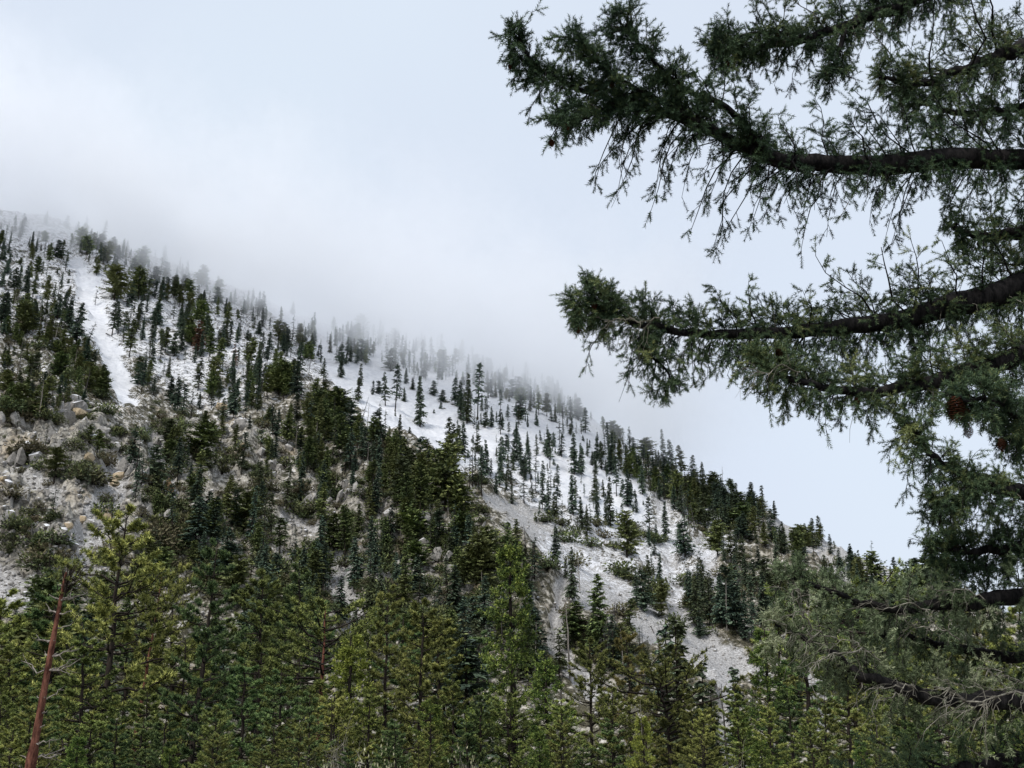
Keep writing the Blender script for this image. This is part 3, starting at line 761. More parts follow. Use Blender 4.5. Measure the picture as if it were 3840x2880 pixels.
# ---- hand-read trees on the mountain: (u, v of the base, height in pixels, kind, width factor, label or None)
F_, O_, S_, T_, B_, Y_ = 'F', 'O', 'S', 'T', 'B', 'Y'
HAND = [
 (323, 383, 26, F_, 1, None), (341, 378, 27, F_, 1, None), (358, 402, 40, F_, .8, 'tall dark fir left of the open snow, reddish needles near its top'),
 (299, 378, 37, F_, 1, None), (373, 394.6, 15, F_, 1.1, None), (378.5, 394, 14, F_, 1.1, None), (385.4, 406.6, 36, F_, .9, None), (395, 411.4, 49, F_, .8, None),
 (404, 402, 15, F_, 1, None), (399.5, 399, 22, T_, 1, None), (406, 384, 17, F_, 1.2, None),
 (420, 427, 54, 'N', .85, 'largest dark fir alone in the middle of the snowy bowl'), (412.5, 390, 13, F_, 1.2, None), (433.7, 396, 16, F_, 1, None), (442.7, 402, 13, F_, 1.1, None),
 (441, 409, 7, Y_, 1.2, None), (409.5, 433.7, 6, Y_, 1.2, 'tiny fir sapling below the largest fir, alone on white snow'), (434, 413, 4, Y_, 1, None), (395, 417, 4.5, Y_, 1, None),
 (362, 420, 23, 'D', 1, 'leaning dead fir with bare twigs at the left edge of the snowy bowl'), (309, 373, 20, 'D', 1, None),
 (399.3, 444, 31, F_, .9, None), (407, 468, 26, F_, .9, None), (447.5, 462, 46, F_, .8, None), (445, 510, 66, O_, .8, None), (418, 482, 30, F_, .9, None), (431, 475, 26, F_, .7, None),
 (467, 423.5, 52, F_, .8, None), (477.6, 420, 59, F_, .75, None), (487, 419, 26, T_, 1.1, None), (496.4, 423, 12, F_, 1, None), (502.4, 426.5, 13, F_, 1.2, None), (507.8, 420.5, 17, F_, 1, None),
 (516, 411, 10, F_, 1, None), (501.8, 401, 11, F_, 1, None), (509, 402, 8, F_, 1, None), (521, 419, 25, F_, 1, None), (509, 436, 14, F_, 1.2, None), (516.3, 443, 22, F_, 1, None),
 (503, 453.6, 16, F_, .9, None), (521, 470.5, 29, F_, 1, None), (527.7, 455, 17, F_, .8, None), (511.4, 488.6, 30, T_, 1.1, None), (461, 421, 34, F_, .8, None), (455, 404, 28, F_, .9, None),
 (574, 474.5, 43, F_, 1.15, None), (573, 515, 46, F_, .8, None), (581, 475, 33, F_, .8, None), (548, 459, 31, F_, 1, None), (554, 465.4, 6, Y_, 1.2, None), (536, 473, 24, T_, 1.2, None), (551, 494, 26, T_, 1, None),
 (595.4, 486.5, 28, T_, 1.2, None), (601.4, 470, 29, F_, .8, None), (610, 468.5, 37, F_, .8, None), (616.5, 496, 41, F_, .85, None), (628, 507, 38, F_, .85, 'single dark spire-shaped fir in the middle of the white slope right of centre'),
 (626, 460.6, 17, F_, .9, None), (633.4, 459, 18, F_, .9, None), (649, 480, 31, T_, 1.2, None), (642.4, 494.4, 30, F_, .9, None), (664, 500, 30, T_, 1.3, None), (677.4, 500, 29, O_, .8, None),
 (610.5, 527.5, 51, F_, .8, None), (650, 533, 36, F_, 1, None), (666, 542, 41, F_, .9, None), (684.6, 527.5, 25, T_, 1.4, None), (704.5, 530, 22, F_, 1, None), (717, 549, 40, F_, .9, None), (627, 557.7, 46, O_, .8, None), (587.6, 542, 33, F_, 1, None),
 (618.3, 428.7, 17, O_, 1, None), (638.8, 436, 19, F_, .8, None), (629.8, 443, 23, F_, .9, None), (658.7, 443, 19, F_, .9, None), (664, 467, 39, F_, .8, None), (672, 467, 34, F_, .9, None), (681.6, 473, 34, O_, .8, None),
 (693.7, 474.5, 27, F_, 1, None), (703, 479, 23, F_, 1.1, None), (731, 485, 20, 'U', 1, 'round-topped pine on the skyline between pointed firs, right of centre'), (710.5, 478, 22, 'D', 1, None), (723, 497, 30, 'D', 1, None),
 (752.7, 497, 24, F_, 1.1, None), (763, 509, 24, F_, 1, None), (775, 507, 19, F_, 1.3, 'broad fir standing apart on the skyline beside a bare snag'), (784.7, 507, 18, 'D', .8, 'bare snag alone on the right-hand skyline beside a broad fir'),
 (852.6, 541, 26, T_, 1.5, None), (873, 550, 24, T_, 1, None), (799, 516, 22, F_, .9, None), (814, 548, 30, F_, 1, None), (858, 600, 36, F_, .9, None), (864, 598, 32, F_, .9, None), (826.6, 600, 45, F_, 1.1, None), (915, 588, 29, F_, 1.2, None), (836, 604, 40, O_, 1, None),
 (690, 610, 38, F_, 1, None), (697, 618, 44, F_, 1, None), (710, 622, 50, F_, 1, None), (722, 628, 52, F_, .9, None), (735, 632, 50, F_, 1, None), (745, 640, 48, F_, .9, None), (752, 645, 42, F_, .9, None), (703, 600, 40, F_, 1, None), (728, 612, 46, F_, 1, None),
 (644, 612, 40, F_, 1, None), (636, 608, 36, F_, 1, None), (650, 600, 44, F_, .9, None), (660, 590, 36, F_, .9, None), (663, 610, 28, T_, 1.3, None),
 (572, 600, 52, F_, .75, None), (604, 655, 80, O_, .7, None), (594, 640, 50, F_, .6, None), (566, 578, 22, F_, 1, None), (556, 560, 36, F_, .9, None),
 (114.5, 300, 38, O_, 1, None), (138.6, 299, 33, O_, .9, None), (161.5, 300, 25, F_, 1.2, None), (155, 298, 18, F_, 1, None), (112, 335, 42, F_, 1.1, 'bright dark-green fir beside the snow gully, upper left'), (118, 334, 34, F_, .9, None), (127.8, 335, 32, T_, 1.2, None), (136.8, 331, 29, F_, 1, None),
 (157, 325, 24, F_, 1, None), (173.6, 319, 24, T_, 1, None), (187, 319, 19, F_, 1.1, None), (197.7, 354, 36, B_, 1.1, 'rust-brown dying pine on the spur below the cloud edge'), (198, 333, 34, 'U', 1, None), (222, 348, 29, F_, 1, None), (230, 347, 27, F_, 1, None), (237.5, 343, 22, F_, 1, None), (259, 353, 22, T_, 1.2, None),
 (216, 352, 14, 'D', .8, None), (251, 372, 19, 'D', .6, None), (176, 297, 22, O_, .8, None), (189, 300, 22, O_, .8, None), (217, 317, 22, O_, .7, None),
 (86.8, 347, 25, T_, 1.3, 'thinly needled fir leaning over the snow gully'), (95, 305, 17, T_, 1.3, None), (64, 319, 30, F_, 1.1, None), (26, 292, 23, F_, 1.1, None), (23, 335, 36, O_, 1.1, None), (76, 345, 44, F_, 1, None), (68, 330, 36, F_, 1, None),
 (234, 368, 26, B_, .6, 'slender reddish-brown tree among olive pines on the spur crest'), (54, 482, 36, 'U', 1.2, 'lone round dark tree on the pale rock face at the left'), (30, 555, 30, 'D', .7, None), (35, 555, 32, 'D', .6, None), (95, 548, 14, 'D', .6, None),
 (77, 400, 36, 'O', .7, None), (200, 500, 50, O_, .9, None), (226, 520, 46, O_, .9, None), (323, 500, 40, F_, .8, None), (300, 495, 46, F_, .8, None), (286, 510, 46, F_, .9, None), (390, 548, 44, F_, 1, None), (345, 560, 56, O_, .9, None),
 (250, 540, 56, F_, .7, None), (430, 560, 36, 'D', .8, None), (400, 540, 20, 'D', .7, None), (375, 575, 48, F_, 1.1, None), (354, 590, 52, F_, 1.1, None), (318, 590, 50, F_, 1, None), (300, 600, 54, F_, 1.1, None),
 (448, 455+40, 60, O_, .7, None), (420, 520, 60, O_, .9, None), (408, 530, 58, O_, .9, None), (395, 500, 52, O_, .9, None), (318, 443, 46, O_, .8, None), (324, 440, 44, O_, .8, None), (308, 432, 42, O_, .9, None), (350, 470, 42, F_, 1.3, None), (362, 458, 38, F_, 1.2, None), (338, 462, 50, O_, 1, None),
]
ZONES = [ ([(780, 524), (850, 556), (900, 577), (960, 596), (960, 614), (860, 590), (780, 548)], 42, 'FFFOT', (10, 16), 'along the right-hand ridge below the skyline'), ([(60, 222), (110, 236), (200, 278), (300, 318), (310, 345), (200, 312), (100, 272)], 75, 'FFFOTD', (9, 17), 'on the misty snow slope at the upper left'),   # polygon of base points, count, kind weights, height range (m), zone phrase
 ([(0, 222), (60, 222), (150, 262), (180, 290), (110, 268), (60, 330), (0, 330)], 105, 'FFFOOTSD', (9, 18), 'on the misty snow slope at the upper left'),
 ([(0, 325), (66, 320), (92, 350), (112, 405), (60, 425), (0, 420)], 85, 'FFOOOSD', (7, 14), 'left of the snow gully'),
 ([(106, 290), (185, 288), (250, 345), (300, 392), (250, 420), (180, 424), (140, 395)], 100, 'FFFOOT', (12, 20), 'on the snowy spur right of the gully'),
 ([(236, 356), (285, 380), (335, 402), (372, 432), (425, 472), (475, 530), (445, 570), (380, 520), (310, 465), (250, 410)], 125, 'OOOFFTD', (9, 18), 'crowded along the crest of the dark spur'),
 ([(140, 410), (300, 430), (420, 520), (500, 580), (480, 660), (300, 650), (190, 570), (100, 480)], 125, 'OFOFT', (9, 18), 'on the rocky flank of the dark spur'),
 ([(0, 420), (100, 420), (180, 560), (180, 600), (0, 600)], 14, 'OT', (7, 12), 'on the pale rock face at the left'),
 ([(210, 292), (300, 330), (420, 345), (520, 375), (606, 425), (560, 425), (470, 390), (380, 372), (300, 362), (250, 345)], 190, 'FFFOT', (12, 19), 'half lost in the cloud along the ridge'),
 ([(455, 385), (560, 415), (640, 470), (640, 520), (560, 540), (500, 525), (452, 470)], 125, 'FFFFFTTS', (9, 19), 'scattered over the snow right of the bowl'),
 ([(600, 428), (700, 486), (800, 531), (900, 573), (960, 592), (960, 620), (880, 600), (780, 555), (690, 520), (610, 470)], 190, 'FFFOOT', (10, 17), 'along the right-hand ridge below the skyline'),
 ([(640, 480), (760, 530), (880, 590), (930, 660), (760, 650), (640, 580)], 80, 'FFFOTSD', (11, 18), 'on the pale scree slope under the right-hand ridge'),
 ([(480, 560), (640, 560), (740, 640), (740, 700), (560, 700), (480, 660)], 45, 'FFOTD', (12, 19), 'among the grey scree chutes at the foot of the slope'),
 ([(60, 590), (300, 640), (480, 650), (480, 700), (0, 720), (0, 610)], 50, 'OOF', (13, 19), 'at the foot of the slope behind the near pines'),
 ([(780, 620), (1000, 620), (1000, 700), (780, 720)], 46, 'OOF', (11, 17), 'at the foot of the right-hand slope'),
]
def zone_of(u, v):
    best, bd = None, 1e9
    for z in ZONES:
        m = float(poly_mask(z[0], 40, np.array([u]), np.array([v]))[0])
        if 1 - m < bd: bd, best = 1 - m, z[4]
    return best
KINDS = {'F': (FIR, 'fir_tree'), 'N': (FIR[1:2], 'fir_tree'), 'O': (OLV[:3] + OLV[4:], 'pine_tree'), 'U': (OLV[3:4], 'pine_tree'), 'T': (THIN, 'fir_tree'), 'B': (BRN, 'pine_tree'), 'Y': (SAP, 'fir_sapling'), 'S': (SAP, 'fir_sapling'), 'D': (SNAG, 'dead_tree')}
LOOK = {'N': 'dark green fir', 'F': 'dark green fir', 'O': 'olive green pine', 'U': 'flat-topped pine', 'T': 'thin dark fir', 'B': 'rusty brown pine', 'Y': 'small young fir', 'S': 'small young fir', 'D': 'bare dead tree'}
MARKS = [((97, 320), 'beside the snow gully'), ((198, 345), 'near the rusty dying pine'), ((40, 240), 'close under the cloud'), ((150, 262), 'at the fading ridge top'), ((25, 300), 'near the edge of the photo'), ((20, 380), 'above the pale rock face'),
 ((160, 380), 'below the gully trees'), ((235, 385), 'near the slender reddish tree'), ((300, 430), 'where the spur turns dark'), ((360, 470), 'under the snowy bowl'), ((420, 530), 'low on the spur'), ((300, 345), 'above the leaning snag'), ((360, 350), 'over the open snow'),
 ((430, 365), 'above the largest lone fir'), ((500, 385), 'in the thick of the mist'), ((560, 415), 'where the mist thins'), ((470, 430), 'beside the largest lone fir'), ((540, 470), 'in mid slope'), ((600, 500), 'near the spire-shaped fir'), ((520, 520), 'above the tallest cedar'),
 ((620, 440), 'beside the misty skyline'), ((680, 480), 'near the skyline gap'), ((735, 500), 'near the round-topped skyline pine'), ((785, 520), 'near the lone skyline snag'), ((850, 555), 'toward the low end of the ridge'), ((920, 590), 'just behind the hanging limbs'),
 ((650, 560), 'above the twin spire firs'), ((710, 610), 'in the dense blue-green stand'), ((800, 600), 'above the round-topped cedar'), ((870, 640), 'over the grey dead limbs'), ((570, 630), 'beside the narrow chute'), ((640, 640), 'at the chute mouth'), ((168, 490), 'near the orange boulder'),
 ((118, 480), 'near the cream boulder'), ((60, 540), 'low on the rocks'), ((60, 430), 'around the grey crags'), ((210, 540), 'near the rock fins'), ((300, 570), 'above the round-topped red pine'), ((345, 610), 'beside the small scree streak'), ((420, 610), 'above the tiered pine'), ((480, 590), 'below the tan boulder'), ((150, 640), 'behind the leaning red trunk')]
def mark(u, v): return min(MARKS, key=lambda m: (m[0][0] - u) ** 2 + 1.6 * (m[0][1] - v) ** 2)[1]
SHORT = {'on the misty snow slope at the upper left': 'on the misty snow slope', 'on the snowy spur right of the gully': 'on the snowy spur', 'on the pale rock face at the left': 'on the pale rock face', 'on the rocky flank of the dark spur': 'on the spur flank', 'crowded along the crest of the dark spur': 'crowded on the spur crest',
 'half lost in the cloud along the ridge': 'half lost in cloud', 'scattered over the snow right of the bowl': 'on the snow beside the bowl', 'along the right-hand ridge below the skyline': 'below the ridge skyline', 'on the pale scree slope under the right-hand ridge': 'on the pale scree slope', 'among the grey scree chutes at the foot of the slope': 'among grey scree chutes',
 'at the foot of the slope behind the near pines': 'behind the near pines', 'at the foot of the right-hand slope': 'at the slope foot', 'left of the snow gully': 'on the snowy scrub slope', 'among the pale scree chutes': 'among scree chutes', 'on the right-hand ridge': 'on the low ridge'}
trees = []    # (u, v, hpx, x, y, z, H, kind, wide, label, zone)
occ = {}
def near_any(u, v, r):
    ku, kv = int(u // 16), int(v // 16)
    for i in (-1, 0, 1):
        for j in (-1, 0, 1):
            for (a, b) in occ.get((ku + i, kv + j), ()):
                if abs(a - u) < r and abs(b - v) < r * 1.3: return True
    return False
def add_occ(u, v): occ.setdefault((int(u // 16), int(v // 16)), []).append((u, v))
for (u, v, hp, k, wd, lab) in HAND:
    h_ = hit(u, v) or hit(u, v + 6) or hit(u, v + 14)
    if not h_: continue
    x, y, z, d = h_
    dep = y * cp + (z - CAMZ) * sp
    add_occ(u, v)
    trees.append((u, v, hp, x, y, z, hp * dep / F * 1.03, k, wd, lab, zone_of(u, v)))
for poly, cnt, ks, (h0, h1), phrase in ZONES:
    us = [p[0] for p in poly]; vs = [p[1] for p in poly]
    got = tries = 0
    cnt = int(cnt * 1.35)
    while got < cnt and tries < cnt * 60:
        tries += 1
        u = rnd.uniform(min(us), max(us)); v = rnd.uniform(min(vs), max(vs))
        if float(poly_mask(poly, 0.01, np.array([u]), np.array([v]))[0]) < 0.5: continue
        cl = float(vnoise(np.array([u / 17.0]), np.array([v / 15.0]), 77)[0])
        if rnd.random() > 0.25 + 1.3 * max(cl - 0.25, 0): continue
        s_, c_, r_, g_ = zone_at(u, v)
        if c_ > 0.45 and rnd.random() < 0.94: continue
        if g_ > 0.4: continue
        if u > 500 and max(zone_at(u, v - 9)[1], zone_at(u, v - 18)[1]) > 0.5 and rnd.random() < 0.7: continue
        if near_any(u, v, 2.2): continue
        h_ = hit(u, v)
        if not h_: continue
        x, y, z, d = h_
        k = rnd.choice(ks)
        Ht = rnd.uniform(h0, h1) * rnd.choice((1, 1, 1, 0.7, 0.55, 1.2))
        if k == 'S': Ht = rnd.uniform(2.5, 5.5)
        dep = y * cp + (z - CAMZ) * sp
        add_occ(u, v); got += 1
        trees.append((u, v, Ht * F / dep, x, y, z, Ht, k, rnd.choice((0.75, 0.85, 0.95, 1.05)) if s_ > 0.5 else rnd.choice((0.8, 0.9, 1.0, 1.1, 1.25, 1.5)), None, phrase))
# the 290 that show largest of each name are things of their own, the rest one mass
by = {}
for t in trees: by.setdefault(KINDS[t[7]][1], []).append(t)
rest = []
for nm, lst in by.items():
    lst.sort(key=lambda t: (t[9] is None, -t[2]))
    lim = 205 if nm == 'pine_tree' else 285
    rest += [(nm, t) for t in lst[lim:]]
    for t in lst[:lim]:
        u, v, hp, x, y, z, Ht, k, wd, lab, phrase = t
        vs_, _n = KINDS[k]
        mv = vs_[rnd.randrange(len(vs_))]
        if k == 'F' and zone_at(u, v)[0] > 0.5: mv = FIR[rnd.choice((0, 1, 2, 3, 5))]
        lean = (rnd.gauss(0, 0.035), rnd.gauss(0, 0.035))
        if lab and 'leaning' in lab: lean = (0.25, 0)
        size = 'tall' if Ht > 17 else ('short' if Ht < 11 else 'mid-sized')
        if k in 'YSUD': size = ''
        shape = '' if k in 'YSUD' else ('broad' if wd > 1.05 else ('narrow' if wd < 0.93 else ''))
        label = lab or ' '.join(f'{size} {shape} {LOOK[k]} {SHORT.get(phrase, phrase)} {mark(u, v)}'.split()[:16])
        if len(f'{size} {shape} {LOOK[k]} {SHORT.get(phrase, phrase)} {mark(u, v)}'.split()) > 16 and not lab: label = ' '.join(f'{LOOK[k]} {SHORT.get(phrase, phrase)} {mark(u, v)}'.split()[:16])
        grp = None if lab else f'{LOOK[k]}s {phrase}'
        if Ht > 16: wd = min(wd, 1.0)
        put(nm, mv, (x, y, z - 0.3), top=(x + lean[0] * Ht, y + lean[1] * Ht, z + Ht), wide=wd, label=label, cat='sapling' if nm == 'fir_sapling' else 'tree', group=grp)

def mass_trees(name, lst, label, allv=None, parts=('crown', 'trunk')):
    """the smallest trees of the forest: points that carry whole firs (trunk and crown) through geometry nodes"""
    pts = np.array([(t[3], t[4], t[5] - 0.3) for t in lst])
    me = bpy.data.meshes.new(name); me.vertices.add(len(pts)); me.vertices.foreach_set('co', pts.astype(np.float32).ravel())
    sc = []; vi = []; wd = []
    allv = allv or FIR + OLV[:3] + OLV[4:] + THIN
    ids = [id(q) for q in allv]
    for t in lst:
        vs_ = KINDS[t[7]][0] if t[7] in KINDS else allv; mv = rnd.choice(vs_)
        if id(mv) not in ids: mv = allv[1]
        vi.append(ids.index(id(mv))); sc.append(t[6] / mv['h']); wd.append(t[8])
    for k, dat in (('sc', sc), ('wd', wd), ('rot', [rnd.random() * 6.28 for _ in lst])):
        a = me.attributes.new(k, 'FLOAT', 'POINT'); a.data.foreach_set('value', np.array(dat, dtype=np.float32))
    a = me.attributes.new('vi', 'INT', 'POINT'); a.data.foreach_set('value', np.array(vi, dtype=np.int32))
    ob = link(name, me); tag(ob, label, kind='stuff')
    ng = bpy.data.node_groups.new('forest_mass', 'GeometryNodeTree')
    ng.interface.new_socket('Geometry', in_out='INPUT', socket_type='NodeSocketGeometry')
    ng.interface.new_socket('Geometry', in_out='OUTPUT', socket_type='NodeSocketGeometry')
    gi = ng.nodes.new('NodeGroupInput'); go = ng.nodes.new('NodeGroupOutput')
    def attr(nm, ty):
        n = ng.nodes.new('GeometryNodeInputNamedAttribute'); n.data_type = ty; n.inputs['Name'].default_value = nm
        return n.outputs['Attribute']
    cx = ng.nodes.new('ShaderNodeCombineXYZ'); cr = ng.nodes.new('ShaderNodeCombineXYZ')
    mu = ng.nodes.new('ShaderNodeMath'); mu.operation = 'MULTIPLY'
    S0 = attr('sc', 'FLOAT'); ng.links.new(S0, mu.inputs[0]); ng.links.new(attr('wd', 'FLOAT'), mu.inputs[1])
    ng.links.new(mu.outputs[0], cx.inputs[0]); ng.links.new(mu.outputs[0], cx.inputs[1]); ng.links.new(S0, cx.inputs[2])
    ng.links.new(attr('rot', 'FLOAT'), cr.inputs[2])
    join = ng.nodes.new('GeometryNodeJoinGeometry')
    # one object per (variant, part) that already stands in the scene
    for i, mv in enumerate(allv):
        cmp_ = ng.nodes.new('FunctionNodeCompare'); cmp_.data_type = 'INT'; cmp_.operation = 'EQUAL'
        ng.links.new(attr('vi', 'INT'), cmp_.inputs[2]); cmp_.inputs[3].default_value = i
        for part in parts:
            src = next((o for o in COL.objects if o.data == mv[part]), None)
            if src is None: continue
            oi = ng.nodes.new('GeometryNodeObjectInfo'); oi.inputs['Object'].default_value = src
            oi.transform_space = 'ORIGINAL'
            ip = ng.nodes.new('GeometryNodeInstanceOnPoints')
            ng.links.new(gi.outputs[0], ip.inputs['Points']); ng.links.new(cmp_.outputs[0], ip.inputs['Selection'])
            g2i = ng.nodes.new('GeometryNodeGeometryToInstance'); ng.links.new(oi.outputs['Geometry'], g2i.inputs[0])
            ng.links.new(g2i.outputs[0], ip.inputs['Instance'])
            ng.links.new(cr.outputs[0], ip.inputs['Rotation']); ng.links.new(cx.outputs[0], ip.inputs['Scale'])
            ng.links.new(ip.outputs[0], join.inputs[0])
    ng.links.new(join.outputs[0], go.inputs[0])
    md = ob.modifiers.new('forest', 'NODES'); md.node_group = ng
    return ob
if rest: mass_trees('forest', [t for _, t in rest], 'small far conifers filling in between the larger ones')

# ------------------------------------------------------------------ scrub on the slope
SHRUB_Z = [([(0, 400), (120, 410), (180, 480), (180, 600), (0, 600)], 55, 'on the pale rock face at the left'),
           ([(0, 290), (90, 330), (110, 400), (0, 420)], 40, 'left of the snow gully'),
           ([(150, 400), (320, 440), (430, 520), (500, 600), (460, 660), (250, 640), (150, 540)], 130, 'on the rocky flank of the dark spur'),
           ([(480, 500), (640, 520), (760, 600), (700, 640), (560, 600)], 50, 'among the pale scree chutes'),
           ([(620, 440), (900, 575), (900, 600), (640, 490)], 40, 'on the right-hand ridge')]
ns_ = 0
for poly, cnt, phrase in SHRUB_Z:
    us = [p[0] for p in poly]; vs = [p[1] for p in poly]; g = 0
    while g < cnt and ns_ < 290:
        u = rnd.uniform(min(us), max(us)); v = rnd.uniform(min(vs), max(vs))
        if float(poly_mask(poly, 0.01, np.array([u]), np.array([v]))[0]) < 0.5: continue
        if zone_at(u, v)[1] > 0.5 and rnd.random() < 0.85: continue
        cl = float(vnoise(np.array([u / 20.0]), np.array([v / 12.0]), 55)[0])
        if rnd.random() > cl + 0.15: continue
        h_ = hit(u, v)
        if not h_: continue
        g += 1; ns_ += 1
        x, y, z, d = h_
        sz = rnd.uniform(1.2, 3.8)
        size = 'large' if sz > 2.8 else ('low' if sz < 1.9 else 'rounded')
        put('shrub', rnd.choice(SHR), (x, y, z - 0.3), scale=sz, wide=rnd.uniform(0.9, 1.5), label=f'{size} dark scrub bush {SHORT.get(phrase, phrase)} {mark(u, v)}', cat='shrub', group=f'scrub bushes {phrase}')

BR_Z = [([(240, 350), (335, 398), (425, 468), (480, 530), (430, 520), (330, 440), (240, 380)], 220), ([(0, 250), (90, 250), (200, 300), (300, 400), (220, 420), (0, 420)], 330), ([(0, 400), (130, 410), (190, 500), (190, 600), (0, 600)], 190), ([(150, 400), (320, 430), (470, 540), (520, 640), (250, 650), (150, 540)], 720),
        ([(440, 470), (560, 500), (640, 560), (740, 640), (560, 690), (480, 600)], 200), ([(640, 450), (960, 590), (960, 620), (760, 600), (660, 500)], 220), ([(440, 400), (640, 450), (640, 520), (480, 500)], 30)]
br = []
for poly, cnt in BR_Z:
    us = [p[0] for p in poly]; vs = [p[1] for p in poly]; g = 0; tr_ = 0
    while g < cnt and tr_ < cnt * 25:
        tr_ += 1
        u = rnd.uniform(min(us), max(us)); v = rnd.uniform(min(vs), max(vs))
        if float(poly_mask(poly, 0.01, np.array([u]), np.array([v]))[0]) < 0.5: continue
        s_, c_, r_, g_ = zone_at(u, v)
        if c_ > 0.3 or g_ > 0.2: continue
        if s_ > 0.7 and rnd.random() < 0.85: continue
        cl = float(vnoise(np.array([u / 26.0]), np.array([v / 14.0]), 155)[0])
        if rnd.random() > 1.5 * max(cl - 0.2, 0): continue
        h_ = hit(u, v)
        if not h_: continue
        g += 1; Hs = rnd.uniform(0.8, 3.2) * (0.6 if s_ > 0.5 else 1.0)
        br.append((u, v, 0, h_[0], h_[1], h_[2], Hs, '-', rnd.uniform(1.0, 1.7), None, ''))
mass_trees('brush', br, 'low dark brush covering the rocky slope', SHR, ('foliage', 'stem'))

# ------------------------------------------------------------------ rocks
def hull_rock(seed, n=22, stretch=(1, 1, 1), mat=None):
    import bmesh
    r = np.random.default_rng(seed)
    p = r.normal(size=(n, 3)); p /= np.linalg.norm(p, axis=1, keepdims=True); p *= (0.75 + 0.35 * r.random((n, 1))) * np.array(stretch)
    bm = bmesh.new()
    for q in p: bm.verts.new(q)
    bmesh.ops.convex_hull(bm, input=bm.verts)
    bmesh.ops.delete(bm, geom=[v for v in bm.verts if not v.link_faces], context='VERTS')
    bmesh.ops.recalc_face_normals(bm, faces=bm.faces)
    me = bpy.data.meshes.new('rock'); bm.to_mesh(me); bm.free()
    if mat: me.materials.append(mat)
    return me
def rock_mat(name, a, b_, snowy=True):
    m, nt, b = new_mat(name)
    g = nt.nodes.new('ShaderNodeNewGeometry')
    n1 = N(nt, 'ShaderNodeTexNoise', i_Scale=0.9, i_Detail=8.0, i_Roughness=0.8)
    nt.links.new(g.outputs['Position'], n1.inputs['Vector'])
    c = mixc(nt, mrange(nt, n1.outputs['Fac'], 0.32, 0.68), a, b_)
    if snowy:
        sx = nt.nodes.new('ShaderNodeSeparateXYZ'); nt.links.new(g.outputs['Normal'], sx.inputs[0])
        f = mrange(nt, math_n(nt, 'ADD', sx.outputs[2], math_n(nt, 'MULTIPLY', n1.outputs['Fac'], 0.5)), 0.95, 1.15)
        c = mixc(nt, f, c, (0.8, 0.81, 0.84))
    nt.links.new(c, b.inputs['Base Color'])
    bp = N(nt, 'ShaderNodeBump', i_Strength=0.7, i_Distance=0.5)
    nt.links.new(n1.outputs['Fac'], bp.inputs['Height']); nt.links.new(bp.outputs[0], b.inputs['Normal'])
    b.inputs['Roughness'].default_value = 0.9
    return m
M_rock = rock_mat('grey_rock', (0.16, 0.15, 0.14), (0.42, 0.40, 0.37))
M_rocktan = rock_mat('tan_rock', (0.26, 0.20, 0.13), (0.52, 0.42, 0.28))
M_rockor = rock_mat('orange_rock', (0.22, 0.12, 0.06), (0.48, 0.30, 0.15), snowy=False)
R1 = [hull_rock(i, 17, (1, 0.75, 1.15), M_rock) for i in range(4)]
R_sp = [hull_rock(10 + i, 22, (0.6, 0.5, 1.6), M_rock) for i in range(2)]
R_tan = [hull_rock(20 + i, 24, (1, 0.8, 0.9), M_rocktan) for i in range(2)]
R_or = hull_rock(31, 26, (0.55, 0.5, 1.5), M_rockor)
def crag_mesh(seed, n=11):
    import bmesh
    r = np.random.default_rng(seed); bm = bmesh.new()
    for i in range(n):
        t = hull_rock(seed * 31 + i, 15, (0.42, 0.34, 0.8), None)
        c = r.normal(size=3) * np.array([0.5, 0.34, 0.22]); c[2] -= 0.35 * abs(c[0]); k = r.uniform(0.55, 1.15)
        t.transform(Matrix.Translation(Vector(c)) @ Matrix.Rotation(0.45 + 0.25 * r.normal(), 4, 'Y') @ Matrix.Rotation(r.random() * 6, 4, 'Z') @ Matrix.Scale(k, 4))
        bm.from_mesh(t); bpy.data.meshes.remove(t)
    me = bpy.data.meshes.new('crag'); bm.to_mesh(me); bm.free(); me.materials.append(M_rock)
    return me
R_big = [crag_mesh(3), crag_mesh(5), crag_mesh(8), crag_mesh(13)]
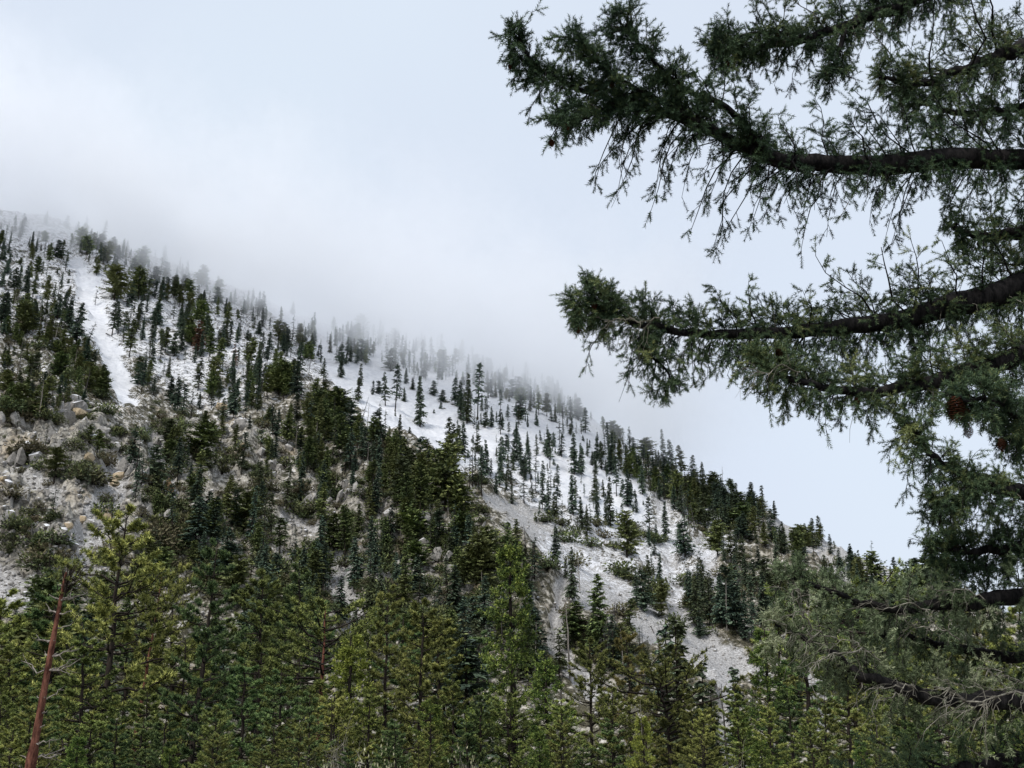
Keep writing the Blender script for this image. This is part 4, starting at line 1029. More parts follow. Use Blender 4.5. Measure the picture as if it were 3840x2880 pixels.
CRAGS = [ #
 (72, 412, 17, R_big[0], 'largest craggy outcrop, at the top of the rock face under a lone trunk', 'crag'), (100, 440, 15, R_big[1], 'craggy outcrop between the topmost outcrop and the cream boulder', 'crag'), (24, 456, 17, R_big[2], 'broad craggy outcrop at the left edge above the pale band', 'crag'), (130, 470, 13, R_big[3], None, 'crag'), (60, 448, 13, R_big[0], None, 'crag'),
 (208, 545, 12, R_big[1], 'leaning rock fins between near pines, lower left', 'crag'), (48, 530, 13, R_big[2], None, 'crag'), (150, 520, 12, R_big[3], None, 'crag'), (240, 430, 11, R_big[0], None, 'crag'), (275, 470, 12, R_big[1], None, 'crag'), (350, 495, 11, R_big[2], None, 'crag'), (445, 560, 14, R_big[3], None, 'crag'),
 (420, 520, 11, R_big[1], None, 'crag'), (470, 590, 11, R_big[0], None, 'crag'), (10, 425, 12, R_big[3], None, 'crag'), (90, 478, 12, R_big[2], None, 'crag'), (390, 530, 10, R_big[3], None, 'crag'), (310, 500, 10, R_big[0], None, 'crag'), (12, 540, 12, R_big[1], None, 'crag'),
 (168, 492, 10, R_or, 'upright orange-stained boulder below dark shrubs on the left flank', 'boulder'),
 (118, 478, 8, R_tan[0], 'cream-yellow boulder beside a small fir on the left rock face', 'boulder'),
 (113, 486, 7, R_tan[1], None, 'boulder'), (72, 408, 11, R1[0], 'pointed grey crag under a lone trunk at the top of the rock face', 'crag'), (78, 418, 9, R_tan[1], None, 'crag'), (64, 420, 10, R1[1], None, 'crag'),
 (24, 452, 12, R1[2], 'broad grey crag at the left edge of the photo', 'crag'), (12, 462, 10, R1[3], None, 'crag'), (36, 458, 9, R1[1], None, 'crag'), (48, 440, 10, R_sp[0], None, 'crag'), (92, 446, 10, R1[0], None, 'crag'), (88, 460, 8, R_tan[0], None, 'crag'),
 (112, 452, 9, R1[2], None, 'crag'), (122, 465, 9, R_sp[1], None, 'crag'), (26, 400, 9, R1[1], 'grey crag poking out of dark scrub at the upper left', 'crag'), (60, 470, 8, R1[3], None, 'crag'), (104, 520, 9, R_tan[1], None, 'crag'), (88, 530, 10, R1[0], None, 'crag'),
 (82, 522, 7, R_tan[0], None, 'crag'), (62, 535, 9, R1[2], None, 'crag'), (70, 550, 9, R1[1], None, 'crag'), (20, 500, 10, R1[3], None, 'crag'), (8, 520, 9, R1[0], None, 'crag'), (36, 520, 8, R_tan[0], None, 'crag'), (205, 540, 9, R_sp[0], 'grey rock fin standing upright between pines, lower left', 'crag'), (213, 530, 8, R_sp[1], None, 'crag'), (193, 530, 7, R_sp[1], None, 'crag'),
 (221, 410, 8, R_tan[0], None, 'crag'), (240, 425, 8, R1[2], None, 'crag'), (260, 455, 8, R1[1], None, 'crag'), (270, 470, 9, R1[0], None, 'crag'), (300, 470, 7, R1[3], None, 'crag'), (345, 485, 8, R1[2], None, 'crag'), (360, 500, 8, R_sp[0], None, 'crag'),
 (390, 515, 8, R1[1], None, 'crag'), (410, 500, 7, R1[0], None, 'crag'), (440, 540, 9, R1[3], None, 'crag'), (446, 555, 9, R_sp[1], None, 'crag'), (452, 575, 10, R1[2], None, 'crag'), (478, 592, 8, R_tan[1], 'tan boulder above a reddish scree streak, lower centre', 'boulder'), (425, 545, 8, R1[1], None, 'crag'), (464, 560, 8, R_sp[0], None, 'crag'),
 (50, 288, 7, R1[0], None, 'crag'), (18, 300, 6, R1[1], None, 'crag'), (200, 348, 5, R1[2], None, 'crag'), (206, 340, 6, R_tan[0], None, 'crag'),
]
for _ in range(150):
    if rnd.random() < 0.62: u, v = rnd.uniform(0, 165), rnd.uniform(402, 600)
    else:
        t_ = rnd.random(); u, v = 190 + 290 * t_ + rnd.gauss(0, 30), 430 + 130 * t_ + rnd.gauss(0, 35)
    CRAGS.append((u, v, rnd.uniform(2.5, 6.5), rnd.choice(R1 + R1 + R_sp + R_tan), None, 'crag'))
for (u, v, s_, me, lab, cat) in CRAGS:
    h_ = hit(u, v)
    if not h_: continue
    x, y, z, d = h_; dep = y * cp + z * sp
    o = link('boulder' if cat == 'boulder' else 'crag', me)
    r_ = s_ * dep / F * 1.0
    o.location = (x, y + r_ * 0.3, z + r_ * 0.25); o.scale = (r_, r_, r_); o.rotation_euler = (rnd.uniform(-.25, .25), rnd.uniform(-.25, .25), rnd.random() * 6)
    tz = 'on the rocky flank of the dark spur' if u > 150 else 'on the pale rock face at the left'
    if v < 360: tz = 'in the snow near the cloud edge'
    tag(o, lab or f"weathered {'tan' if me in R_tan else 'grey'} crag {SHORT.get(tz, tz)} {mark(u, v)}", cat, None if lab else f'crags {tz}')

def scatter_rocks(name, n, label):
    ico = [hull_rock(50 + i, 9) for i in range(5)]
    vs_ = []; fs = []; off = 0
    dat = []
    for me in ico:
        v = np.empty(len(me.vertices) * 3); me.vertices.foreach_get('co', v); v = v.reshape(-1, 3)
        f = np.array([list(p.vertices) for p in me.polygons if len(p.vertices) == 3]); dat.append((v, f))
    tot = 0; tries = 0
    while tot < n and tries < n * 12:
        tries += 1
        u = rnd.uniform(0, 960); v_ = rnd.uniform(230, 720)
        i = min(max(int(np.searchsorted(AZ, azel(u, v_)[0])), 0), NA - 1)
        h_ = hit(u, v_)
        if not h_: continue
        s_, c_, r_, g_ = zone_at(u, v_)
        w = max(0.25 + 0.5 * r_ + 0.6 * c_ - 0.5 * s_, 0.10)
        if rnd.random() > w: continue
        x, y, z, d = h_
        sz = (0.25 + 0.9 * rnd.random() ** 3) * (1.2 if r_ > 0.5 else 0.9)
        if s_ > 0.7: sz *= 0.6
        a = rnd.random() * 6.28; c, s = math.cos(a), math.sin(a)
        vv, ff = dat[rnd.randrange(5)]
        q = vv @ np.array([[c, s, 0], [-s, c, 0], [0, 0, 0.75]]) * sz + np.array([x, y, z + 0.15 * sz])
        vs_.append(q); fs.append(ff + off); off += len(q); tot += 1
    o = link(name, mk_mesh(name, np.concatenate(vs_), np.concatenate(fs), [M_rock]))
    for me in ico: bpy.data.meshes.remove(me)
    return tag(o, label, kind='stuff')
scatter_rocks('rubble', 6500, 'loose stones and broken rock strewn over the slope')

# fallen trunks on the snow
LOGS = [(548, 420, 566, 426, 'dark fallen trunk on the snow under the ridge trees, upper of two'), (556, 428, 574, 430, 'dark fallen trunk lying just below another on the snow'), (554, 438, 565, 444, 'short fallen trunk on the white slope between firs'),
        (93, 266, 103, 272, 'thin log lying across the top of the snow gully'), (106, 334, 114, 338, 'short dark log beside the snow gully, under the green fir'), (688, 500, 700, 510, 'snow-dusted log pointing downhill under the ridge firs'), (648, 520, 636, 508, 'fallen pole on the scree below thin firs'), (640, 606, 654, 634, 'pale log running down the grey chute')]
logm = None
for (u0, v0, u1, v1, lab) in LOGS:
    a = hit(u0, v0); b = hit(u1, v1)
    if not a or not b: continue
    a = np.array(a[:3]) + [0, 0, 0.35]; b = np.array(b[:3]) + [0, 0, 0.35]
    if np.linalg.norm(b - a) > 26: b = a + (b - a) / np.linalg.norm(b - a) * 20
    t = np.linspace(0, 1, 7)[:, None]
    P = (a * (1 - t) + b * t)[None]; P[0, 1:-1] += rng.normal(size=(5, 3)) * 0.12
    L = float(np.linalg.norm(b - a)); nb = 8
    ti_ = rng.integers(1, 6, nb); dr = rand_unit(nb); dr[:, 2] = np.abs(dr[:, 2])
    Pb = P[0, ti_][:, None] + dr[:, None] * np.linspace(0, 1.3, 3)[None, :, None]
    vv, ff = cat_vf([tubes(P, np.linspace(0.32, 0.12, 7)[None], 7), tubes(Pb, np.array([0.06, 0.04, 0.02])[None].repeat(nb, 0), 3)])
    o = link('fallen_log', mk_mesh('fallen_log', vv, ff, [M_deaddark])); tag(o, lab, 'log')

# ------------------------------------------------------------------ near row of pines and cedars
PINE = [pine_meshes('pine', rad=4.2, fol=M_pine, tufts=22), pine_meshes('pine', rad=3.6, fol=M_pine, z0=0.3, nb=76, ragged=0.45),
        pine_meshes('pine', rad=4.6, fol=M_pine, z0=0.2, nb=90, power=0.55), pine_meshes('pine', h=20, rad=4.4, fol=M_pine, z0=0.5, nb=60, umb=1.0, bend=0.09, tufts=26)]
PINED = [pine_meshes('deep_pine', rad=3.7, fol=M_pinedk, z0=0.12, nb=88, power=0.7)]
PINEB = [pine_meshes('bronze_pine', rad=3.8, fol=M_pineor, nb=70, z0=0.25)]
PINER = [pine_meshes('red_pine', h=24, rad=3.4, fol=M_pine, bark=M_barkred, z0=0.62, nb=46, umb=1.0, dead=22)]
CED = [cedar_meshes('cedar', fol=M_cedar), cedar_meshes('cedar', fol=M_cedar, rad=3.8, lump=0.6)]
CEDY = [cedar_meshes('yellow_cedar', fol=M_cedary, rad=3.6, nb=150), cedar_meshes('yellow_cedar', fol=M_cedary, h=20, rad=3.6, nb=145, top_dead=1.0)]
def near(name, mv, tu, tv_, bu, dep, label, cat='tree', wide=1.0, group=None, sink=0.3):
    top = unproj(tu, tv_, dep)
    # base: below the frame at the same distance on the ground
    gy = top[1]
    bx = (bu - 512) / F * (gy * cp) 
    gz = ground_z(bx, gy)
    return put(name, mv, (bx, gy, gz - sink), top=tuple(top), wide=wide, label=label, cat=cat, group=group)
P0, P1, P2, PU = PINE
near('pine_tree', P2, 121, 512, 96, 112, 'tall olive pine behind the leaning red trunk, lower left', wide=1.05)
near('pine_tree', PINED[0], 222, 540, 190, 104, 'tall pine with a dark leaning trunk, left of the twin green crowns', wide=.85)
near('pine_tree', PINER[0], 158, 572, 128, 124, 'thin pine with reddish bare trunk between two tall olive pines', wide=.7)
near('pine_tree', P0, 268, 572, 266, 132, 'broad olive pine right of the pine with dark leaning trunk')
near('pine_tree', PINED[0], 300, 566, 298, 150, 'green pine just left of the round-topped red-barked pine', wide=.9)
near('pine_tree', PINER[0], 319, 608, 318, 110, 'round-topped pine with red trunk and grey dead limbs', wide=1.15)
near('cedar_tree', CEDY[0], 350, 634, 352, 98, 'bright yellow-green cedar right of the round-topped red pine', wide=1.1)
near('pine_tree', P1, 386, 585, 388, 118, 'slender pine rising just right of the yellow-green cedar', wide=.85)
near('pine_tree', P0, 418, 601, 416, 100, 'straight pine with tiered boughs at lower centre', wide=1.0)
near('pine_tree', P1, 452, 674, 455, 96, 'small pine in front of the blue-green fir, lower centre', wide=1.0)
near('fir_tree', FIR[0], 466, 636, 468, 150, 'dark blue-green fir behind the small pine, lower centre', wide=1.5)
near('fir_tree', FIR[4], 446, 650, 448, 165, 'lower of two dark blue-green firs at lower centre', wide=1.3)
near('cedar_tree', CED[0], 511, 543, 516, 94, 'tallest bright green cedar with a dark trunk, bottom centre', wide=.95)
near('pine_tree', P2, 594, 642, 592, 92, 'conical bronze-tinged pine right of the tallest cedar', wide=1.0)
near('pine_tree', PINEB[0], 632, 632, 636, 116, 'brown-tinged thin pine behind the yellow cedar with dead top', wide=1.0)
near('pine_tree', PU, 661, 668, 668, 88, 'umbrella-shaped pine with a curved dark trunk', wide=1.1)
near('cedar_tree', CEDY[1], 641, 716, 645, 60, 'yellow cedar with a pale dead top, bottom edge', wide=.78)
near('fir_tree', FIR[3], 666, 620, 668, 190, 'left one of twin dark spire firs below the grey chute', wide=1.0)
near('fir_tree', FIR[1], 677, 615, 679, 180, 'right one of twin dark spire firs below the grey chute', wide=1.15)
near('fir_tree', FIR[1], 701, 660, 702, 200, 'short dark fir in front of the chute, right of the twin spires', wide=1)
near('fir_tree', FIR[3], 711, 680, 712, 190, 'lowest dark fir left of the black snag', wide=1)
near('fir_tree', FIR[1], 733, 664, 736, 185, 'dark fir between the black snag and the yellow-green cedar', wide=1.0)
near('dead_tree', SNAG[1], 722, 684, 726, 175, 'black bare snag standing in the pale chute')
near('cedar_tree', CED[0], 765, 626, 768, 86, 'bright round-topped cedar at the lower right, left of the grey limbs', wide=1.05)
near('cedar_tree', CED[1], 742, 712, 742, 80, 'low green cedar at the foot of the bright round-topped cedar', wide=1)
near('pine_tree', PU, 843, 602, 846, 96, 'pine with open upswept tufts against the scree, lower right', wide=1.0)
near('pine_tree', PINE[1], 872, 690, 880, 58, 'pine with thick dark trunk and bare twigs, lower right', wide=.9)
fill = [(18, 640, 20, 118, P0), (60, 585, 58, 130, PINED[0]), (40, 690, 36, 84, PINED[0]), (88, 640, 84, 96, P0), (182, 640, 180, 108, P2), (150, 690, 150, 90, P1), (245, 660, 240, 92, PINED[0]), (205, 650, 205, 120, PINED[0]), (285, 670, 282, 88, PINED[0]),
        (330, 700, 330, 80, P2), (300, 725, 300, 66, P2), (372, 690, 372, 84, P0), (395, 720, 396, 74, PINED[0]), (432, 700, 434, 82, CED[1]), (480, 690, 478, 78, PINED[0]), (546, 660, 548, 88, CED[1]), (565, 700, 566, 74, P0),
        (540, 730, 540, 62, CED[0]), (610, 690, 612, 78, P2), (688, 705, 690, 76, P0), (700, 735, 700, 64, P2), (582, 745, 580, 58, PINED[0]), (790, 690, 792, 78, PINED[0]), (810, 720, 812, 66, P2), (760, 740, 760, 60, CED[1]), (845, 665, 845, 84, P0),
        (900, 650, 905, 100, PINED[0]), (935, 640, 935, 112, P0), (965, 655, 965, 92, PINED[0]), (1000, 640, 1002, 100, P2), (1040, 630, 1040, 96, P0), (915, 720, 916, 66, CED[1]), (960, 730, 960, 60, P2), (1010, 720, 1010, 62, CED[1]), (860, 740, 858, 56, CED[0]),
        (118, 720, 118, 66, PINED[0]), (78, 735, 78, 60, CED[0]), (10, 725, 10, 62, P0), (170, 745, 172, 56, CED[0]), (222, 735, 220, 62, P0), (262, 748, 262, 54, P2), (350, 748, 350, 54, PINED[0]), (420, 745, 420, 56, P1), (-20, 620, -20, 110, P2), (1075, 660, 1075, 90, CED[1]), (-40, 700, -40, 70, CED[0])]
NAMED = [(22, 'the leaning red trunk'), (70, 'the top of the leaning red trunk'), (121, 'the tallest lower-left pine'), (158, 'the thin reddish pine'), (222, 'the pine with dark leaning trunk'), (268, 'the broad olive pine'), (319, 'the round-topped red pine'), (352, 'the yellow-green cedar'),
         (386, 'the slender pine'), (418, 'the straight tiered pine'), (466, 'the dark blue-green fir'), (513, 'the tallest cedar'), (594, 'the conical bronze pine'), (641, 'the dead-topped yellow cedar'), (672, 'the twin spire firs'), (722, 'the black snag'),
         (767, 'the bright round-topped cedar'), (843, 'the open tufted pine'), (878, 'the thick dark trunk'), (940, 'the grey dead limbs'), (1010, 'the edge of the photo, lower right')]
seen = {}
for k_ in range(26):
    tu = 8 + k_ * 40 + rnd.uniform(-12, 12)
    if 500 < tu < 765: continue
    fill.append((tu, rnd.uniform(590, 650), tu + rnd.uniform(-4, 4), rnd.uniform(130, 185), rnd.choice([P0, P1, P2, PINED[0], PINED[0]])))
for k_ in range(24):
    tu = 5 + k_ * 43 + rnd.uniform(-12, 12)
    fill.append((tu, rnd.uniform(690, 730), tu, rnd.uniform(64, 84), rnd.choice([P0, P2, PINED[0], PINED[0], P1])))
for (tu, tv_, bu, dep, mv) in fill:
    iscd = mv in CED
    ref = min(NAMED, key=lambda q: abs(q[0] - tu))
    side = 'just left of' if tu < ref[0] - 7 else ('just right of' if tu > ref[0] + 7 else ('in front of' if dep < 95 else 'behind'))
    row = 'low front' if tv_ > 685 else ('tall' if tv_ < 640 and dep < 120 else ('distant' if dep > 125 else 'mid-height'))
    lab = f"{row} {'deep green cedar' if iscd else 'olive pine'} {side} {ref[1]}"
    if lab in seen:
        lab = f"{row} {'deep green cedar' if iscd else 'olive pine'} {side} {ref[1]}, {'nearer' if dep < seen[lab] else 'farther'} of two"
    seen[lab] = dep
    near('cedar_tree' if iscd else 'pine_tree', mv, tu, tv_, bu, dep, lab, wide=rnd.uniform(1.05, 1.4), group=f"{'cedars' if iscd else 'pines'} of the near forest")
# red leaning trunk with grey stubs
def red_trunk():
    dep = 60.0
    a = unproj(22, 800, dep); b = unproj(68, 572, dep + 3)
    g = ground_z(a[0], a[1]); d = b - a
    a = a - d * ((a[2] - g + 0.5) / d[2])
    e = link('pine_tree', None); e.location = tuple(a)
    tag(e, 'leaning red-barked pine trunk with grey dead stubs, bottom left corner', 'tree')
    K = 24; t = np.linspace(0, 1, K)[:, None]
    P = (np.zeros(3) * (1 - t) + (b - a) * t)[None]; P[0, :, 0] += 0.25 * np.sin(t[:, 0] * 5) * 0.4
    R = (np.linspace(0.40, 0.08, K) * (1 + 0.10 * rng.normal(size=K)))[None]
    link('trunk', mk_mesh('red_trunk', *tubes(P, R, 12), [M_barkred], smooth=True), e)
    nb = 56
    for i in range(nb):
        k = rnd.uniform(0.25, 0.98); base = P[0, int(k * (K - 1))]
        ang = rnd.choice([rnd.gauss(0, 0.5), rnd.gauss(0, 0.5), rnd.gauss(math.pi, 0.5)])
        L = rnd.choice([rnd.uniform(0.3, 0.9), rnd.uniform(1.0, 2.6)]) * (1.15 - 0.6 * k)
        s = np.linspace(0, 1, 7)
        o = np.array([math.cos(ang), math.sin(ang), rnd.uniform(-0.25, 0.1)])
        q = base + o * (L * s)[:, None]; q[:, 2] += 0.4 * L * s ** 2; q[1:] += rng.normal(size=(6, 3)) * 0.04 * L
        segs = [q[None]]; rr = [np.linspace(0.06, 0.014, 7)[None]]
        if L > 1:
            for m_ in range(3):
                j = rnd.randint(2, 5); dd = unit(o + 0.7 * rng.normal(size=3)); segs.append((q[j] + dd * (np.linspace(0, 0.45 * L, 7))[:, None] + np.array([0, 0, 0.15]) * (s ** 2)[:, None])[None]); rr.append(np.linspace(0.022, 0.006, 7)[None])
        link('dead_branch', mk_mesh('stub', *tubes(np.concatenate(segs), np.concatenate(rr), 4), [M_deadwood]), e)
    # small living top
    n = 55
    C = (b - a) + rng.normal(size=(n, 3)) * np.array([0.7, 0.8, 0.6]) + np.array([0.5, 0, 0.1])
    C[:, 2] += np.sin(C[:, 0] * 3) * 0.5
    s3 = np.linspace(0, 1, 3)[None, :, None]
    Pw = (b - a)[None, None] * (1 - s3) + C[:, None] * s3; Pw[:, 0, 2] -= 0.5 + 0.9 * rng.random(n)
    link('boughs', mk_mesh('boughs', *tubes(Pw, np.array([.022, .016, .008])[None].repeat(n, 0), 3), [M_bark]), e)['kind'] = 'stuff'
    Cn = np.repeat(C, 26, 0); dv = unit(rand_unit(len(Cn)) + np.array([0, 0, 0.5]))
    V, Q, tn = tri_leaves(Cn, dv, 0.26, 0.045, np.clip(0.6 + 0.25 * rng.normal(size=len(Cn)), 0, 1))
    link('crown', mk_mesh('crown', V, Q, [M_pine], attrs={'tint': tn}), e)
red_trunk()
BUSH = bare_bush_meshes('bare_bush', M_twigpale)
PALEB = shrub_meshes('pale_bush', n=3200, fol=M_palebush, leaf=0.07, wood=M_twigpale)
for (u, v, dep, mv, sc, lab) in [(352, 728, 56, BUSH, 1.0, 'bare pale-twigged bush at the bottom edge, left of centre'), (372, 735, 55, PALEB, 1.7, 'cream flowering bush beside the bare pale-twigged bush, bottom edge'),
                            (470, 742, 60, PALEB, 1.7, 'cream bush between small pine and tallest cedar, bottom edge'), (455, 752, 58, BUSH, 0.9, 'bare twiggy bush in front of the small pine, bottom edge'), (484, 720, 90, PALEB, 1.6, 'pale bush half hidden by the tallest cedar'), (748, 752, 62, BUSH, 0.9, 'bare reddish-grey bush at the bottom of the chute')]:
    p = unproj(u, v + 16, dep); g = ground_z(p[0], p[1])
    tall = (p[2] + 1.2 - g) / mv['h']
    put('bush', mv, (p[0], p[1], g - 0.2), scale=tall, wide=min(1.0, sc / tall * 1.3), label=lab, cat='bush')

# ------------------------------------------------------------------ the foreground tree whose limbs reach in from the right
FG = link('bigcone_fir', None)
FGX, FGY = 6.6, 9.6
FG.location = (FGX, FGY, 0)
FG0 = np.array([FGX, FGY, 0.0])
tag(FG, 'nearest fir reaching in from the right with long drooping needled limbs', 'tree')
tz_ = ground_z(FGX, FGY)
Pt = np.zeros((1, 16, 3)); Pt[0, :, 2] = np.linspace(tz_ - 0.5, 15, 16); Pt[0, :, 0] = 0.08 * np.sin(np.linspace(0, 5, 16))
link('trunk', mk_mesh('near_trunk', *tubes(Pt, np.linspace(0.55, 0.2, 16)[None], 16), [M_barkfg], smooth=True), FG)

def cone_mesh():
    V = []; Q = []
    n = 0
    L = 1.0
    for i in range(90):
        t = (i + 0.5) / 90
        a = i * 2.39996
        r = 0.30 * math.sin(math.pi * min(t * 0.9 + 0.08, 1)) ** 0.7
        c = np.array([math.cos(a) * r * 0.45, math.sin(a) * r * 0.45, -t * L])
        o = np.array([math.cos(a), math.sin(a), 0]); s_ = np.array([-math.sin(a), math.cos(a), 0])
        tip = c + o * r * 0.75 + np.array([0, 0, -0.05]); w = 0.09 * (0.5 + math.sin(math.pi * t))
        V += [c - s_ * w * .4, c + s_ * w * .4, tip + s_ * w, tip - s_ * w, c + np.array([0, 0, -0.06]) * 1.0]
        Q += [[n, n + 1, n + 2, n + 3]]; Q += [[n + 3, n + 2, n + 4, n + 4]]; n += 5
    Q = [q for q in Q if q[2] != q[3]]; T = [[5 * i + 3, 5 * i + 2, 5 * i + 4] for i in range(90)]
    return mk_mesh('cone', np.array(V), [np.array(Q), np.array(T)], [M_cone])
CONE = cone_mesh()

def interp_path(ctrl, k):
    """smooth path through control rows (Catmull-Rom), k samples"""
    c = np.array(ctrl, float); n = len(c)
    t = np.linspace(0, n - 1 - 1e-6, k); i = t.astype(int); f = (t - i)[:, None]
    g = lambda j: c[np.clip(j, 0, n - 1)]
    p0, p1, p2, p3 = g(i - 1), g(i), g(i + 1), g(i + 2)
    return 0.5 * ((2 * p1) + (-p0 + p2) * f + (2 * p0 - 5 * p1 + 4 * p2 - p3) * f ** 2 + (-p0 + 3 * p1 - 3 * p2 + p3) * f ** 3)

NEEDLES = 30
stats = [0]
def limb(ctrl, depth0, depth1, fol=None, dens=1.0, pale=0.12, cones=2, label=None, forks=(), olive=0.0, sec_sp=0.075, bare=0.12):
    """ctrl rows: u, v, radius px, reach above px, reach below px (trunk end first). depth0 at trunk end -> depth1 at tip"""
    K = 60
    C = interp_path(ctrl, K)
    dep = np.linspace(depth0, depth1, K)
    P = np.array([unproj(C[i, 0], C[i, 1], dep[i]) for i in range(K)])
    P += (fbm(np.arange(K)[:, None] * 0.35 + np.array([0, 40, 80]) + depth0 * 13, np.zeros((K, 3)), 3, 5) - 0.5) * 0.09
    # reach back to the trunk
    end = np.array([FGX, FGY, P[0, 2] + (P[0, 2] - P[min(6, K - 1), 2]) * 0.4])
    R = C[:, 2] * 1.2 * dep / F
    mpx = dep / F
    full = np.concatenate([np.linspace(end, P[0], 9)[:-1], P])
    Rf = np.concatenate([np.linspace(R[0] * 1.25, R[0], 9)[:-1], R])
    # knots
    Rf = Rf * (1 + 0.16 * (fbm(np.arange(len(Rf)) * 0.8 + depth0 * 7, np.zeros(len(Rf)), 3, 8) - 0.5))
    lo = link('limb', mk_mesh('limb', *tubes((full - FG0)[None], Rf[None], 10), [M_barkfg], smooth=True), FG)
    if label: lo['label'] = label
    wood = []; woodr = []; palew = []; palr = []
    shoots = []   # base, dir, len, tint
    seglen = np.linalg.norm(np.diff(P, axis=0), axis=1); cum = np.concatenate([[0], np.cumsum(seglen)]); tot = cum[-1]
    def at(sv, arr): return np.stack([np.interp(sv, cum, arr[:, j]) for j in range(arr.shape[1])], -1) if arr.ndim == 2 else np.interp(sv, cum, arr)
    T = unit(np.gradient(P, axis=0))
    up = np.array([0, 0, 1.0])
    s5 = np.linspace(0, 1, 6)
    def add_twigs(B, D, L, bend, r0, leafy=True, pal=0.0, nt_=6, tl=0.26, hang=False, sdens=1.0, tone=None):
        """B, D, L arrays of secondary twigs; grows tertiary twigs and needled shoots"""
        n = len(B)
        if n == 0: return
        Pn = B[:, None] + D[:, None] * (L[:, None] * s5)[..., None] + bend[:, None] * (L[:, None] * s5 ** 2)[..., None]
        Pn[:, 1:] += np.cumsum(rng.normal(size=(n, 5, 3)), 1) * (0.045 * L[:, None, None])
        Rn = (r0 * (0.5 + L))[:, None] * (1 - 0.75 * s5)
        sel = rng.random(n) < pal
        wood.append(Pn[~sel]); woodr.append(Rn[~sel]); palew.append(Pn[sel]); palr.append(Rn[sel])
        if not leafy: return
        # tertiary
        nt2 = nt_
        ss = 0.10 + 0.90 * (np.arange(nt2)[None] + rng.random((n, nt2))) / nt2
        idx = ss * 5; i0 = np.clip(idx.astype(int), 0, 4); fr = (idx - i0)[..., None]
        ar = np.arange(n)[:, None]
        base = Pn[ar, i0] * (1 - fr) + Pn[ar, i0 + 1] * fr
        tan = unit(Pn[ar, i0 + 1] - Pn[ar, i0])
        d3 = unit(tan * 0.75 + perp(tan.reshape(-1, 3)).reshape(tan.shape) * 0.75 + up * (-0.25 if hang else -0.05))
        l3 = np.clip(tl * L[:, None] * (1.15 - 0.6 * ss) * (0.6 + 0.8 * rng.random((n, nt2))), 0.05, 0.30)
        s3 = np.linspace(0, 1, 4)
        P3 = base[:, :, None] + d3[:, :, None] * (l3[..., None] * s3)[..., None] + up * (-(0.25 if hang else 0.12) * l3[..., None] * s3 ** 2)[..., None]
        P3 = P3.reshape(-1, 4, 3)
        wood4.append(P3); 
        m = len(P3)
        tn = np.repeat(rng.normal(size=n) * (0.2 if pale > 0.35 else 0.14) + 0.34 + olive if tone is None else tone, nt2)
        # shoots: end plus sides
        for q, (sa, cnt) in enumerate(((1.0, 1), (0.75, 1), (0.5, 1), (0.3, 1))):
            keep = rng.random(m) < (1.0 if q == 0 else 0.5) * sdens
            ii = min(int(sa * 3), 2)
            bb = P3[:, ii] + (P3[:, ii + 1] - P3[:, ii]) * (sa * 3 - ii)
            td = unit(P3[:, ii + 1] - P3[:, ii])
            dd = td if q == 0 else unit(td * 0.7 + perp(td) * 0.8 - up * 0.15)
            ll = rng.uniform(0.055, 0.12, m)
            if q == 0: bb = bb - td * 0.03
            shoots.append((bb[keep], dd[keep], ll[keep], tn[keep]))
    wood4 = []
    nsec = int(tot / sec_sp * dens)
    # --- upper and sideways boughs
    sv = (np.arange(nsec) + rng.random(nsec)) / nsec * tot
    B = at(sv, P); D0 = unit(at(sv, T)); mp = at(sv, mpx); upx = at(sv, C[:, 3]); dnx = at(sv, C[:, 4])
    dep_dir = np.array([0.0, 1.0, 0.0])
    keep = (upx > 3)
    side = rng.normal(size=nsec) * 0.75
    D = unit(D0 * 0.55 + up * (0.25 + 0.9 * rng.random(nsec))[:, None] + dep_dir * side[:, None])
    reach = upx * mp
    L = reach / np.clip(D[:, 2] + 0.12, 0.35, 1.2) * (0.35 + 0.7 * rng.random(nsec) ** 0.8)
    L = np.clip(L, 0.08, 1.1)
    bend = np.tile(up * 0.12, (nsec, 1)) + rng.normal(size=(nsec, 3)) * 0.08
    add_twigs(B[keep], D[keep], L[keep], bend[keep], 0.008, pal=pale, nt_=11, tl=0.22)
    # --- pendulous boughs
    nd = int(nsec * 1.7)
    sv = (np.arange(nd) + rng.random(nd)) / nd * tot
    B = at(sv, P); D0 = unit(at(sv, T)); mp = at(sv, mpx); dnx = at(sv, C[:, 4])
    side = rng.normal(size=nd) * 0.8
    D = unit(D0 * (0.5 + 0.4 * rng.random(nd))[:, None] + dep_dir * side[:, None] + up * (-0.15 - 0.5 * rng.random(nd))[:, None])
    L = np.clip(dnx * mp * (0.3 + 0.8 * rng.random(nd)), 0.07, 1.2)
    bend = np.tile(up * -0.75, (nd, 1)) - D * 0.25
    keep = dnx > 3
    isb = (rng.random(nd) < bare) & keep
    add_twigs(B[keep & ~isb], D[keep & ~isb], L[keep & ~isb], bend[keep & ~isb], 0.007, pal=pale * 0.5, nt_=7, tl=0.18, hang=True)
    add_twigs(B[isb], D[isb], L[isb] * 1.1, bend[isb], 0.005, leafy=False, pal=0.55)
    # --- short shoots hugging the limb
    nh = int(tot / 0.05 * dens)
    sv = rng.random(nh) * tot
    B = at(sv, P); D0 = unit(at(sv, T)); pr = perp(D0); Rr = at(sv, R)
    D = unit(pr + D0 * 0.5)
    L = rng.uniform(0.08, 0.26, nh)
    add_twigs(B + pr * Rr[:, None] * 0.6, D, L, np.zeros((nh, 3)), 0.006, nt_=3, tl=0.4, sdens=0.8, pal=pale)
